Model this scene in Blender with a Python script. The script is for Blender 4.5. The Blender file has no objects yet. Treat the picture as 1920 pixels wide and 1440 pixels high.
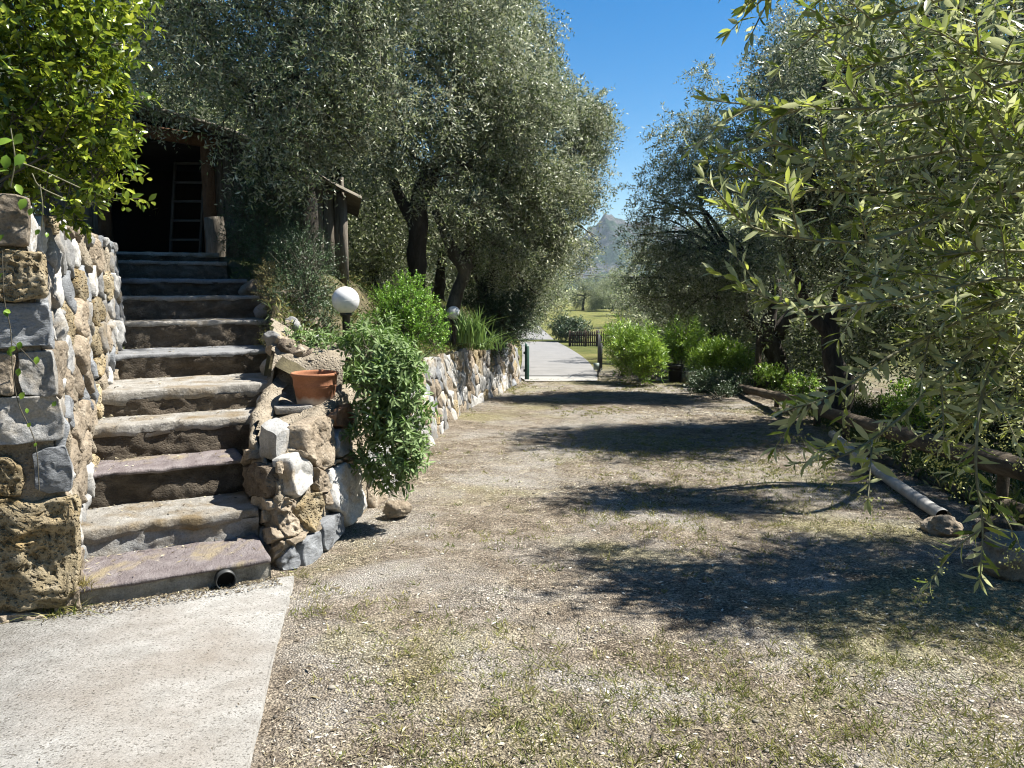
import bpy, math
import numpy as np
from mathutils import Vector

# ------------------------------------------------------------------ camera, sky, sun, exposure
scene = bpy.context.scene
FPX, HOR, SLOPE, EYE = 1442.0, 540.0, 0.0375, 1.6      # focal length in photo pixels, horizon row, fall of the drive, eye height
PITCH = math.atan((720 - HOR) / FPX)
cam_data = bpy.data.cameras.new('camera')
cam_data.sensor_width = 36.0
cam_data.lens = 36.0 * FPX / 1920.0
cam_data.clip_start = 0.05
cam_data.clip_end = 8000
cam = bpy.data.objects.new('camera', cam_data)
scene.collection.objects.link(cam)
cam.location = (0, 0, EYE)
cam.rotation_euler = (math.pi / 2 - PITCH, 0, 0)
scene.camera = cam

SUN_EL, SUN_AZ = math.radians(55), math.radians(15)    # azimuth measured from +X towards +Y
SUN = np.array([math.cos(SUN_EL) * math.cos(SUN_AZ), math.cos(SUN_EL) * math.sin(SUN_AZ), math.sin(SUN_EL)])
world = bpy.data.worlds.new('World')
scene.world = world
world.use_nodes = True
wn = world.node_tree.nodes
wl = world.node_tree.links
sky = wn.new('ShaderNodeTexSky')
sky.sky_type = 'NISHITA'
sky.sun_disc = False
sky.sun_elevation = SUN_EL
sky.sun_rotation = math.pi / 2 - SUN_AZ
sky.air_density = 1.0
sky.dust_density = 0.15
sky.ozone_density = 2.2
sky_hue = wn.new('ShaderNodeHueSaturation')
sky_hue.inputs['Saturation'].default_value = 1.5
wl.new(sky.outputs[0], sky_hue.inputs['Color'])
wl.new(sky_hue.outputs[0], wn['Background'].inputs[0])
wn['Background'].inputs[1].default_value = 0.05

sun_data = bpy.data.lights.new('sun', 'SUN')
sun_data.energy = 5.0
sun_data.angle = math.radians(0.53)
sun_data.color = (1.0, 0.955, 0.88)
sun = bpy.data.objects.new('sun', sun_data)
scene.collection.objects.link(sun)
sun.rotation_euler = Vector(SUN).to_track_quat('Z', 'Y').to_euler()

scene.view_settings.view_transform = 'Standard'
scene.view_settings.look = 'None'
scene.view_settings.gamma = 1.0
scene.view_settings.use_curve_mapping = False
scene.view_settings.exposure = 1.5
scene.render.engine = 'CYCLES'
cy = scene.cycles
cy.max_bounces = 7
cy.diffuse_bounces = 2
cy.glossy_bounces = 2
cy.transmission_bounces = 4
cy.transparent_max_bounces = 4
cy.caustics_reflective = False
cy.caustics_refractive = False
cy.use_denoising = True
cy.filter_width = 1.1
cy.denoiser = 'OPENIMAGEDENOISE'
cy.sample_clamp_indirect = 6.0

# ------------------------------------------------------------------ helpers: measuring
def ray(px, py):
    u = (px - 960) / FPX
    v = (720 - py) / FPX
    c, s = math.cos(PITCH), math.sin(PITCH)
    return np.array([u, c + v * s, -s + v * c])

def at(px, py, Y):
    r = ray(px, py)
    return np.array([0, 0, EYE]) + r * (Y / r[1])

def gz(x, y):
    y = np.asarray(y, float)
    z = -SLOPE * np.clip(y, -12, 50)
    k = np.clip((y - 45) / 45, 0, 1)
    return z + k * k * (3 - 2 * k) * 0.25

def gp(px, py):
    r = ray(px, py)
    t = EYE / -(r[2] + SLOPE * r[1])
    return np.array([0, 0, EYE]) + r * t

# ------------------------------------------------------------------ helpers: noise
def _h(i):
    i = (i[..., 0] * 374761393 + i[..., 1] * 668265263 + i[..., 2] * 1442695041) & 0xFFFFFFFF
    i = ((i ^ (i >> 13)) * 1274126177) & 0xFFFFFFFF
    i = i ^ (i >> 16)
    return (i & 0xFFFF) / 32767.5 - 1.0

def vnoise(p):
    p = np.asarray(p, float)
    i = np.floor(p).astype(np.int64)
    f = p - i
    f = f * f * (3 - 2 * f)
    out = 0
    for dx in (0, 1):
        for dy in (0, 1):
            for dz in (0, 1):
                w = (f[..., 0] if dx else 1 - f[..., 0]) * (f[..., 1] if dy else 1 - f[..., 1]) * (f[..., 2] if dz else 1 - f[..., 2])
                out = out + w * _h(i + np.array([dx, dy, dz]))
    return out

def fbm(p, octs=4, gain=0.5):
    p = np.asarray(p, float)
    a, out = 1.0, 0
    for _ in range(octs):
        out = out + a * vnoise(p)
        p = p * 2.03 + 17.3
        a *= gain
    return out

def norm(v):
    v = np.asarray(v, float)
    return v / np.maximum(np.linalg.norm(v, axis=-1, keepdims=True), 1e-9)

# ------------------------------------------------------------------ helpers: objects
COL = scene.collection
OFF = {}

def props(o, label=None, cat=None, group=None, kind=None):
    if label: o['label'] = label
    if cat: o['category'] = cat
    if group: o['group'] = group
    if kind: o['kind'] = kind
    return o

def thing(name, loc, label, cat, group=None):
    o = bpy.data.objects.new(name, None)
    COL.objects.link(o)
    o.empty_display_size = 0.2
    o.location = tuple(float(a) for a in loc)
    OFF[o.name] = np.array(loc, float)
    return props(o, label, cat, group)

def mesh(name, V, faces, mats, parent=None, smooth=False, rnd=None, midx=None, sharp=None):
    """V in world space; faces a list of int arrays (n,3) or (n,4), or one list of polygons."""
    V = np.asarray(V, np.float32)
    off = OFF[parent.name] if parent is not None else np.zeros(3)
    me = bpy.data.meshes.new(name)
    if isinstance(faces, np.ndarray): faces = [faces]
    if len(faces) and isinstance(faces[0], np.ndarray):
        loops = np.concatenate([f.reshape(-1) for f in faces]).astype(np.int32)
        sizes = np.concatenate([np.full(len(f), f.shape[1]) for f in faces]).astype(np.int32)
    else:
        loops = np.array([i for f in faces for i in f], np.int32)
        sizes = np.array([len(f) for f in faces], np.int32)
    starts = np.concatenate([[0], np.cumsum(sizes)[:-1]]).astype(np.int32)
    me.vertices.add(len(V))
    me.vertices.foreach_set('co', (V - off.astype(np.float32)).reshape(-1))
    me.loops.add(len(loops))
    me.loops.foreach_set('vertex_index', loops)
    me.polygons.add(len(sizes))
    me.polygons.foreach_set('loop_start', starts)
    me.polygons.foreach_set('loop_total', sizes)
    if smooth: me.polygons.foreach_set('use_smooth', np.ones(len(sizes), bool))
    if midx is not None: me.polygons.foreach_set('material_index', np.asarray(midx, np.int32))
    if rnd is not None:
        a = me.attributes.new('rnd', 'FLOAT', 'FACE')
        a.data.foreach_set('value', np.asarray(rnd, np.float32))
    me.update(calc_edges=True)
    me.validate()
    for m in (mats if isinstance(mats, (list, tuple)) else [mats]):
        me.materials.append(m)
    o = bpy.data.objects.new(name, me)
    COL.objects.link(o)
    if parent is not None:
        o.parent = parent
    OFF[o.name] = off
    return o

class Geo:
    def __init__(self):
        self.V, self.Q, self.T, self.n = [], [], [], 0
    def add(self, V, Q=None, T=None):
        V = np.asarray(V, float)
        if Q is not None and len(Q): self.Q.append(np.asarray(Q) + self.n)
        if T is not None and len(T): self.T.append(np.asarray(T) + self.n)
        self.V.append(V)
        self.n += len(V)
        return self
    def out(self):
        f = []
        if self.Q: f.append(np.concatenate(self.Q))
        if self.T: f.append(np.concatenate(self.T))
        return np.concatenate(self.V), f
    def build(self, name, mat, parent=None, smooth=False):
        V, f = self.out()
        return mesh(name, V, f, mat, parent, smooth)
    def box(self, c, ex, ey, ez):
        """centre and three half-extent vectors"""
        c, ex, ey, ez = (np.asarray(a, float) for a in (c, ex, ey, ez))
        V = [c + sx * ex + sy * ey + sz * ez for sz in (-1, 1) for sy in (-1, 1) for sx in (-1, 1)]
        return self.add(V, [[0, 2, 3, 1], [4, 5, 7, 6], [0, 1, 5, 4], [2, 6, 7, 3], [0, 4, 6, 2], [1, 3, 7, 5]])
    def tube(self, pts, rad, seg=8, noise=0.0, nscale=3.0, cap=True, seed=0):
        pts = np.asarray(pts, float)
        n = len(pts)
        rad = np.broadcast_to(np.asarray(rad, float), (n,))
        tan = norm(np.gradient(pts, axis=0))
        ref = np.array([0.13, 0.9, 0.41]) if abs(tan[0] @ np.array([0, 1, 0])) < 0.8 else np.array([1.0, 0.1, 0.2])
        a = norm(np.cross(tan, ref))
        b = np.cross(tan, a)
        th = np.arange(seg) * 2 * math.pi / seg
        ring = np.cos(th)[None, :, None] * a[:, None] + np.sin(th)[None, :, None] * b[:, None]
        P = pts[:, None] + ring * rad[:, None, None]
        if noise:
            k = 1 + noise * fbm(P * nscale + seed * 7.7, 3)
            P = pts[:, None] + ring * (rad[:, None] * k)[..., None]
        V = P.reshape(-1, 3)
        i = np.arange(n - 1)[:, None] * seg
        j = np.arange(seg)[None]
        q = np.stack([i + j, i + (j + 1) % seg, i + seg + (j + 1) % seg, i + seg + j], -1).reshape(-1, 4)
        T = None
        if cap:
            V = np.concatenate([V, pts[:1], pts[-1:]])
            c0, c1 = n * seg, n * seg + 1
            jj = np.arange(seg)
            T = np.concatenate([np.stack([np.full(seg, c0), (jj + 1) % seg, jj], -1),
                                np.stack([np.full(seg, c1), (n - 1) * seg + jj, (n - 1) * seg + (jj + 1) % seg], -1)])
        return self.add(V, q, T)
    def lathe(self, c, prof, seg=32):
        c = np.asarray(c, float)
        prof = np.asarray(prof, float)
        n = len(prof)
        th = np.arange(seg) * 2 * math.pi / seg
        V = np.stack([prof[:, :1] * np.cos(th), prof[:, :1] * np.sin(th), np.repeat(prof[:, 1:], seg, 1)], -1).reshape(-1, 3) + c
        i = np.arange(n - 1)[:, None] * seg
        j = np.arange(seg)[None]
        q = np.stack([i + j, i + (j + 1) % seg, i + seg + (j + 1) % seg, i + seg + j], -1).reshape(-1, 4)
        return self.add(V, q)

def spline(pts, n):
    pts = np.asarray(pts, float)
    if len(pts) < 3:
        t = np.linspace(0, 1, n)[:, None]
        return pts[0] * (1 - t) + pts[-1] * t
    P = np.concatenate([[2 * pts[0] - pts[1]], pts, [2 * pts[-1] - pts[-2]]])
    u = np.linspace(0, len(pts) - 1 - 1e-6, n)
    i = u.astype(int)
    t = (u - i)[:, None]
    a, b, c, d = P[i], P[i + 1], P[i + 2], P[i + 3]
    return 0.5 * (2 * b + (c - a) * t + (2 * a - 5 * b + 4 * c - d) * t * t + (3 * b - a - 3 * c + d) * t ** 3)

# ------------------------------------------------------------------ helpers: materials
def new_mat(name):
    m = bpy.data.materials.new(name)
    m.use_nodes = True
    nt = m.node_tree
    return m, nt.nodes, nt.links, nt.nodes['Principled BSDF']

def ramp(nodes, stops):
    r = nodes.new('ShaderNodeValToRGB')
    e = r.color_ramp.elements
    while len(e) < len(stops): e.new(0.5)
    for el, (p, c) in zip(e, stops):
        el.position = p
        el.color = tuple(c) + (1,) if len(c) == 3 else c
    return r

def tex_noise(nodes, links, co, scale, detail=6, rough=0.6, dist=0.0):
    n = nodes.new('ShaderNodeTexNoise')
    n.inputs['Scale'].default_value = scale
    n.inputs['Detail'].default_value = detail
    n.inputs['Roughness'].default_value = rough
    n.inputs['Distortion'].default_value = dist
    links.new(co, n.inputs['Vector'])
    return n

def mixc(nodes, links, fac, a, b, mode='MIX'):
    m = nodes.new('ShaderNodeMix')
    m.data_type = 'RGBA'
    m.blend_type = mode
    for sock, v in ((m.inputs[0], fac), (m.inputs[6], a), (m.inputs[7], b)):
        if isinstance(v, (int, float)): sock.default_value = v
        elif isinstance(v, tuple): sock.default_value = v if len(v) == 4 else v + (1,)
        else: links.new(v, sock)
    return m.outputs[2]

def stone_mat(name, stops, scale=6.0, bump=0.6, bscale=30.0, pits=0.0, pscale=40.0, rough=0.9, var=0.35, speck=None, stretch=None, tint=None, grain=0.7, gain=0.74):
    m, N, L, B = new_mat(name)
    tc = N.new('ShaderNodeTexCoord')
    co = tc.outputs['Object']
    if stretch:
        mp = N.new('ShaderNodeMapping')
        mp.inputs['Scale'].default_value = stretch
        L.new(co, mp.inputs['Vector'])
        co = mp.outputs[0]
    n1 = tex_noise(N, L, co, scale, 8, 0.65, 0.4)
    r = ramp(N, stops)
    L.new(n1.outputs[0], r.inputs[0])
    col = r.outputs[0]
    if tint:
        n3 = tex_noise(N, L, co, tint[1], 5, 0.6)
        rr = ramp(N, [(tint[2], (0, 0, 0)), (tint[3], (1, 1, 1))])
        L.new(n3.outputs[0], rr.inputs[0])
        col = mixc(N, L, rr.outputs[0], col, tint[0])
    if speck:
        n4 = tex_noise(N, L, co, speck[1], 3, 0.5)
        rr = ramp(N, [(speck[2], (0, 0, 0)), (speck[2] + 0.07, (1, 1, 1))])
        L.new(n4.outputs[0], rr.inputs[0])
        col = mixc(N, L, rr.outputs[0], col, speck[0])
    ng = tex_noise(N, L, co, bscale * 3.2, 6, 0.75)
    rgn = ramp(N, [(0.30, (0.42, 0.42, 0.42)), (0.5, (1.0, 1.0, 1.0)), (0.72, (1.35, 1.35, 1.35))])
    L.new(ng.outputs[0], rgn.inputs[0])
    col = mixc(N, L, grain, col, rgn.outputs[0], 'MULTIPLY')
    oi = N.new('ShaderNodeObjectInfo')
    mr = N.new('ShaderNodeMapRange')
    mr.inputs['To Min'].default_value = gain * (1 - var)
    mr.inputs['To Max'].default_value = gain * (1 + var * 0.6)
    L.new(oi.outputs['Random'], mr.inputs['Value'])
    hs = N.new('ShaderNodeHueSaturation')
    L.new(mr.outputs[0], hs.inputs['Value'])
    L.new(col, hs.inputs['Color'])
    L.new(hs.outputs[0], B.inputs['Base Color'])
    B.inputs['Roughness'].default_value = rough
    B.inputs['Specular IOR Level'].default_value = 0.25
    nb = tex_noise(N, L, co, bscale, 8, 0.7)
    h = nb.outputs[0]
    if pits:
        v = N.new('ShaderNodeTexVoronoi')
        v.inputs['Scale'].default_value = pscale
        L.new(co, v.inputs['Vector'])
        vr = ramp(N, [(0.12, (0, 0, 0)), (0.42, (1, 1, 1))])
        L.new(v.outputs['Distance'], vr.inputs[0])
        mm = N.new('ShaderNodeMath')
        mm.operation = 'MULTIPLY_ADD'
        mm.inputs[1].default_value = pits
        L.new(vr.outputs[0], mm.inputs[0])
        L.new(h, mm.inputs[2])
        h = mm.outputs[0]
    bp = N.new('ShaderNodeBump')
    bp.inputs['Strength'].default_value = bump
    bp.inputs['Distance'].default_value = 0.02
    L.new(h, bp.inputs['Height'])
    L.new(bp.outputs[0], B.inputs['Normal'])
    return m

def leaf_mat(name, stops, under=None, trans=0.2, tcol=None, rough=0.42, spec=0.5):
    """colour over the per-leaf random value; the under side may be paler"""
    m, N, L, B = new_mat(name)
    at_ = N.new('ShaderNodeAttribute')
    at_.attribute_name = 'rnd'
    r = ramp(N, stops)
    L.new(at_.outputs['Fac'], r.inputs[0])
    col = r.outputs[0]
    if under:
        g = N.new('ShaderNodeNewGeometry')
        r2 = ramp(N, under)
        L.new(at_.outputs['Fac'], r2.inputs[0])
        col = mixc(N, L, g.outputs['Backfacing'], col, r2.outputs[0])
    L.new(col, B.inputs['Base Color'])
    B.inputs['Roughness'].default_value = rough
    B.inputs['Specular IOR Level'].default_value = spec
    if trans:
        t = N.new('ShaderNodeBsdfTranslucent')
        if tcol: t.inputs[0].default_value = tcol + (1,)
        else: L.new(col, t.inputs[0])
        mx = N.new('ShaderNodeMixShader')
        mx.inputs[0].default_value = trans
        L.new(B.outputs[0], mx.inputs[1])
        L.new(t.outputs[0], mx.inputs[2])
        L.new(mx.outputs[0], N['Material Output'].inputs[0])
    return m

def plain(name, col, rough=0.6, spec=0.4, metal=0.0, var=0.12, scale=8.0, bump=0.0):
    m, N, L, B = new_mat(name)
    tc = N.new('ShaderNodeTexCoord')
    n = tex_noise(N, L, tc.outputs['Object'], scale, 6, 0.6)
    r = ramp(N, [(0.3, tuple(c * (1 - var) for c in col)), (0.7, tuple(min(1, c * (1 + var)) for c in col))])
    L.new(n.outputs[0], r.inputs[0])
    L.new(r.outputs[0], B.inputs['Base Color'])
    B.inputs['Roughness'].default_value = rough
    B.inputs['Specular IOR Level'].default_value = spec
    B.inputs['Metallic'].default_value = metal
    if bump:
        bp = N.new('ShaderNodeBump')
        bp.inputs['Strength'].default_value = bump
        bp.inputs['Distance'].default_value = 0.01
        n2 = tex_noise(N, L, tc.outputs['Object'], scale * 6, 6, 0.7)
        L.new(n2.outputs[0], bp.inputs['Height'])
        L.new(bp.outputs[0], B.inputs['Normal'])
    return m

M = {}
M['lime'] = stone_mat('grey_limestone', [(0.25, (0.20, 0.20, 0.20)), (0.5, (0.36, 0.36, 0.35)), (0.75, (0.50, 0.49, 0.47))], 7, 0.8, 26, tint=((0.40, 0.33, 0.23), 3, 0.5, 0.72))
M['blue'] = stone_mat('blue_grey_limestone', [(0.25, (0.17, 0.18, 0.19)), (0.55, (0.30, 0.315, 0.33)), (0.8, (0.44, 0.45, 0.46))], 6, 0.8, 22, stretch=(1, 1, 2.2))
M['trav'] = stone_mat('yellow_travertine', [(0.25, (0.24, 0.18, 0.10)), (0.5, (0.42, 0.345, 0.215)), (0.75, (0.56, 0.49, 0.36))], 9, 1.0, 40, pits=1.3, pscale=46, tint=((0.46, 0.32, 0.13), 4, 0.5, 0.75))
M['tan'] = stone_mat('tan_fieldstone', [(0.25, (0.20, 0.155, 0.105)), (0.5, (0.37, 0.305, 0.225)), (0.75, (0.50, 0.435, 0.345))], 8, 0.9, 28, pits=0.35, pscale=30)
M['white'] = stone_mat('white_limestone', [(0.25, (0.36, 0.35, 0.33)), (0.5, (0.56, 0.55, 0.52)), (0.8, (0.70, 0.69, 0.65))], 8, 0.8, 20, tint=((0.42, 0.33, 0.21), 3.5, 0.53, 0.7))
M['red'] = stone_mat('rusty_stone', [(0.25, (0.17, 0.09, 0.05)), (0.5, (0.33, 0.19, 0.11)), (0.75, (0.46, 0.33, 0.22))], 9, 0.8, 26)
M['brown'] = stone_mat('dark_brown_stone', [(0.25, (0.08, 0.062, 0.045)), (0.5, (0.17, 0.135, 0.10)), (0.75, (0.30, 0.25, 0.19))], 9, 0.9, 34, pits=0.5, pscale=50)
M['mortar'] = stone_mat('earthy_mortar', [(0.25, (0.20, 0.165, 0.12)), (0.5, (0.37, 0.315, 0.235)), (0.8, (0.54, 0.48, 0.38))], 9, 1.0, 40, pits=0.5, pscale=45, var=0.05)
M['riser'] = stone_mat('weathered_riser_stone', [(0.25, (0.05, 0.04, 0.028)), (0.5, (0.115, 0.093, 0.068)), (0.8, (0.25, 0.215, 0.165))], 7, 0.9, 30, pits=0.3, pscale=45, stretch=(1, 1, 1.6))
M['tread'] = stone_mat('pale_tread_stone', [(0.25, (0.22, 0.205, 0.18)), (0.5, (0.39, 0.37, 0.33)), (0.8, (0.56, 0.545, 0.51))], 8, 1.0, 40, tint=((0.26, 0.20, 0.12), 3.5, 0.46, 0.66), var=0.15)
M['slate'] = stone_mat('purple_slate', [(0.25, (0.15, 0.12, 0.122)), (0.5, (0.245, 0.212, 0.21)), (0.8, (0.38, 0.345, 0.34))], 7, 0.9, 34, stretch=(2, 1, 1), tint=((0.36, 0.30, 0.20), 3, 0.52, 0.68), var=0.1)
M['greyslab'] = stone_mat('grey_slab', [(0.25, (0.16, 0.165, 0.17)), (0.6, (0.28, 0.285, 0.29)), (0.8, (0.36, 0.36, 0.36))], 6, 0.4, 25, var=0.1)
M['riser1'] = stone_mat('stained_concrete_riser', [(0.2, (0.10, 0.085, 0.06)), (0.48, (0.36, 0.335, 0.28)), (0.8, (0.52, 0.49, 0.42))], 9, 0.6, 40, tint=((0.03, 0.027, 0.02), 7, 0.54, 0.66), var=0.05)
M['concrete'] = stone_mat('pale_concrete', [(0.25, (0.35, 0.34, 0.315)), (0.5, (0.51, 0.50, 0.47)), (0.75, (0.63, 0.615, 0.585))], 9, 0.8, 55, pits=0.3, pscale=60, var=0.02, speck=((0.22, 0.205, 0.18), 85, 0.575), tint=((0.34, 0.30, 0.255), 1.1, 0.44, 0.70), grain=0.95, gain=0.60)
M['asphalt'] = stone_mat('sunbleached_asphalt', [(0.2, (0.21, 0.207, 0.20)), (0.8, (0.33, 0.322, 0.31))], 1.4, 0.4, 60, var=0.02)
M['apron'] = stone_mat('concrete_apron', [(0.2, (0.34, 0.33, 0.31)), (0.8, (0.46, 0.45, 0.42))], 2.0, 0.4, 60, var=0.02)
M['bark'] = stone_mat('olive_bark', [(0.25, (0.025, 0.021, 0.017)), (0.5, (0.07, 0.06, 0.048)), (0.8, (0.15, 0.135, 0.11))], 7, 1.0, 18, stretch=(1.4, 1.4, 0.4), var=0.1)
M['bark_pale'] = stone_mat('pale_olive_bark', [(0.25, (0.05, 0.045, 0.036)), (0.5, (0.14, 0.125, 0.10)), (0.8, (0.26, 0.24, 0.20))], 7, 1.0, 18, stretch=(1.4, 1.4, 0.4), var=0.1)
M['twig'] = plain('twig_bark', (0.22, 0.21, 0.13), 0.8, 0.2, var=0.4, scale=30)
M['twig_dark'] = plain('dark_twig_bark', (0.10, 0.09, 0.065), 0.8, 0.2)
M['wood'] = stone_mat('grey_weathered_wood', [(0.25, (0.09, 0.075, 0.058)), (0.5, (0.20, 0.175, 0.14)), (0.8, (0.34, 0.31, 0.26))], 9, 0.7, 22, stretch=(4, 4, 0.25), var=0.3)
M['wood_red'] = stone_mat('red_brown_wood', [(0.25, (0.08, 0.042, 0.022)), (0.5, (0.15, 0.08, 0.042)), (0.8, (0.22, 0.135, 0.08))], 9, 0.6, 22, stretch=(2, 2, 0.6), var=0.2)
M['log'] = stone_mat('peeled_log_wood', [(0.25, (0.06, 0.045, 0.03)), (0.5, (0.14, 0.11, 0.075)), (0.8, (0.27, 0.225, 0.165))], 5, 0.9, 24, stretch=(3, 0.5, 3), var=0.15)
M['roof'] = stone_mat('weathered_corrugated_sheet', [(0.25, (0.10, 0.09, 0.07)), (0.5, (0.20, 0.18, 0.14)), (0.8, (0.32, 0.29, 0.24))], 4, 0.3, 30, var=0.05)
M['terracotta'] = stone_mat('terracotta', [(0.25, (0.34, 0.145, 0.075)), (0.6, (0.44, 0.20, 0.11)), (0.85, (0.50, 0.27, 0.17))], 5, 0.15, 40, var=0.02)
M['globe'] = plain('opal_globe_plastic', (0.64, 0.64, 0.63), 0.3, 0.5, var=0.10, scale=7)
M['black'] = plain('black_plastic', (0.018, 0.018, 0.020), 0.45, 0.4)
M['dark_metal'] = plain('dark_metal', (0.03, 0.032, 0.032), 0.5, 0.4)
M['green_paint'] = plain('dark_green_paint', (0.018, 0.065, 0.045), 0.45, 0.5)
M['pvc'] = plain('pale_grey_pvc', (0.32, 0.315, 0.30), 0.5, 0.4, var=0.35, scale=6)
M['alu'] = plain('dull_aluminium', (0.15, 0.15, 0.145), 0.45, 0.5, metal=0.3)
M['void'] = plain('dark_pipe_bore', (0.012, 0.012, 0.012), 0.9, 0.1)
M['box_white'] = plain('white_painted_box', (0.62, 0.61, 0.57), 0.7, 0.3)
M['box_tan'] = plain('tan_block', (0.36, 0.29, 0.20), 0.85, 0.2, bump=0.4)
M['soot'] = plain('soot_dark_boards', (0.02, 0.017, 0.014), 0.95, 0.1)  # near-black colour stands in for the shade inside the shed
M['fence'] = plain('brown_fence_wood', (0.055, 0.038, 0.027), 0.8, 0.2)

OLIVE_UP = [(0.0, (0.03, 0.046, 0.014)), (0.42, (0.095, 0.13, 0.042)), (0.72, (0.22, 0.262, 0.10)), (1.0, (0.47, 0.49, 0.24))]
OLIVE_UN = [(0.0, (0.15, 0.172, 0.105)), (0.55, (0.33, 0.355, 0.24)), (1.0, (0.60, 0.61, 0.45))]
M['olive'] = leaf_mat('olive_leaf', OLIVE_UP, OLIVE_UN, 0.30, rough=0.46, spec=0.5)
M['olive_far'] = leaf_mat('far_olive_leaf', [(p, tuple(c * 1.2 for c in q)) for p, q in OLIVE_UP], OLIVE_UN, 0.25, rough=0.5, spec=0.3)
M['olive_near'] = leaf_mat('near_olive_leaf', [(0.0, (0.05, 0.085, 0.012)), (0.5, (0.19, 0.25, 0.04)), (1.0, (0.46, 0.50, 0.10))],
                           [(0.0, (0.23, 0.27, 0.105)), (1.0, (0.54, 0.56, 0.31))], 0.42, rough=0.26, spec=0.5)
M['laurel'] = leaf_mat('laurel_leaf', [(0.0, (0.025, 0.055, 0.008)), (0.4, (0.11, 0.165, 0.013)), (0.75, (0.29, 0.36, 0.03)), (1.0, (0.52, 0.54, 0.07))], None, 0.34, rough=0.27, spec=0.55)
M['sage'] = leaf_mat('sage_leaf', [(0.0, (0.04, 0.09, 0.016)), (0.5, (0.10, 0.19, 0.034)), (1.0, (0.23, 0.36, 0.08))], [(0.0, (0.13, 0.20, 0.07)), (1.0, (0.24, 0.33, 0.13))], 0.3, rough=0.6, spec=0.3)
M['box'] = leaf_mat('boxwood_leaf', [(0.0, (0.06, 0.15, 0.012)), (0.5, (0.15, 0.31, 0.03)), (1.0, (0.34, 0.52, 0.07))], None, 0.35, rough=0.4)
M['dark'] = leaf_mat('dark_evergreen_leaf', [(0.0, (0.018, 0.04, 0.012)), (0.6, (0.045, 0.085, 0.028)), (1.0, (0.10, 0.155, 0.06))], None, 0.12, rough=0.45)
M['oleander'] = leaf_mat('oleander_leaf', [(0.0, (0.08, 0.17, 0.02)), (0.5, (0.20, 0.33, 0.035)), (1.0, (0.40, 0.52, 0.07))], None, 0.3, rough=0.42)
M['iris'] = leaf_mat('iris_blade', [(0.0, (0.06, 0.13, 0.03)), (1.0, (0.20, 0.30, 0.07))], None, 0.25, rough=0.5)
M['dry'] = leaf_mat('dry_shrub_leaf', [(0.0, (0.12, 0.10, 0.03)), (0.5, (0.26, 0.22, 0.07)), (1.0, (0.36, 0.30, 0.12))], None, 0.2, rough=0.7)
M['litter'] = leaf_mat('dry_litter', [(0.0, (0.03, 0.022, 0.015)), (0.3, (0.10, 0.078, 0.052)), (0.5, (0.29, 0.25, 0.16)), (0.75, (0.43, 0.39, 0.275)), (0.95, (0.58, 0.56, 0.48)), (1.0, (0.22, 0.25, 0.08))], None, 0.1, rough=0.7, spec=0.2)
M['grass'] = leaf_mat('short_grass_blade', [(0.0, (0.07, 0.10, 0.02)), (0.4, (0.16, 0.18, 0.042)), (0.7, (0.28, 0.26, 0.09)), (1.0, (0.40, 0.35, 0.17))], None, 0.25, rough=0.6, spec=0.2)
M['weed'] = leaf_mat('bank_weed', [(0.0, (0.03, 0.055, 0.015)), (0.5, (0.09, 0.12, 0.03)), (0.8, (0.24, 0.22, 0.08)), (1.0, (0.38, 0.32, 0.15))], None, 0.2, rough=0.6, spec=0.2)
M['ivy'] = leaf_mat('vine_leaf', [(0.0, (0.11, 0.22, 0.02)), (1.0, (0.26, 0.40, 0.05))], None, 0.4, rough=0.35)
M['blossom'] = leaf_mat('olive_blossom', [(0.0, (0.28, 0.30, 0.08)), (1.0, (0.44, 0.44, 0.16))], None, 0.3, rough=0.6)
M['pebble'] = leaf_mat('pebble_stone', [(0.0, (0.10, 0.09, 0.075)), (0.5, (0.25, 0.23, 0.195)), (1.0, (0.50, 0.48, 0.44))], None, 0, rough=0.9, spec=0.2)

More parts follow.
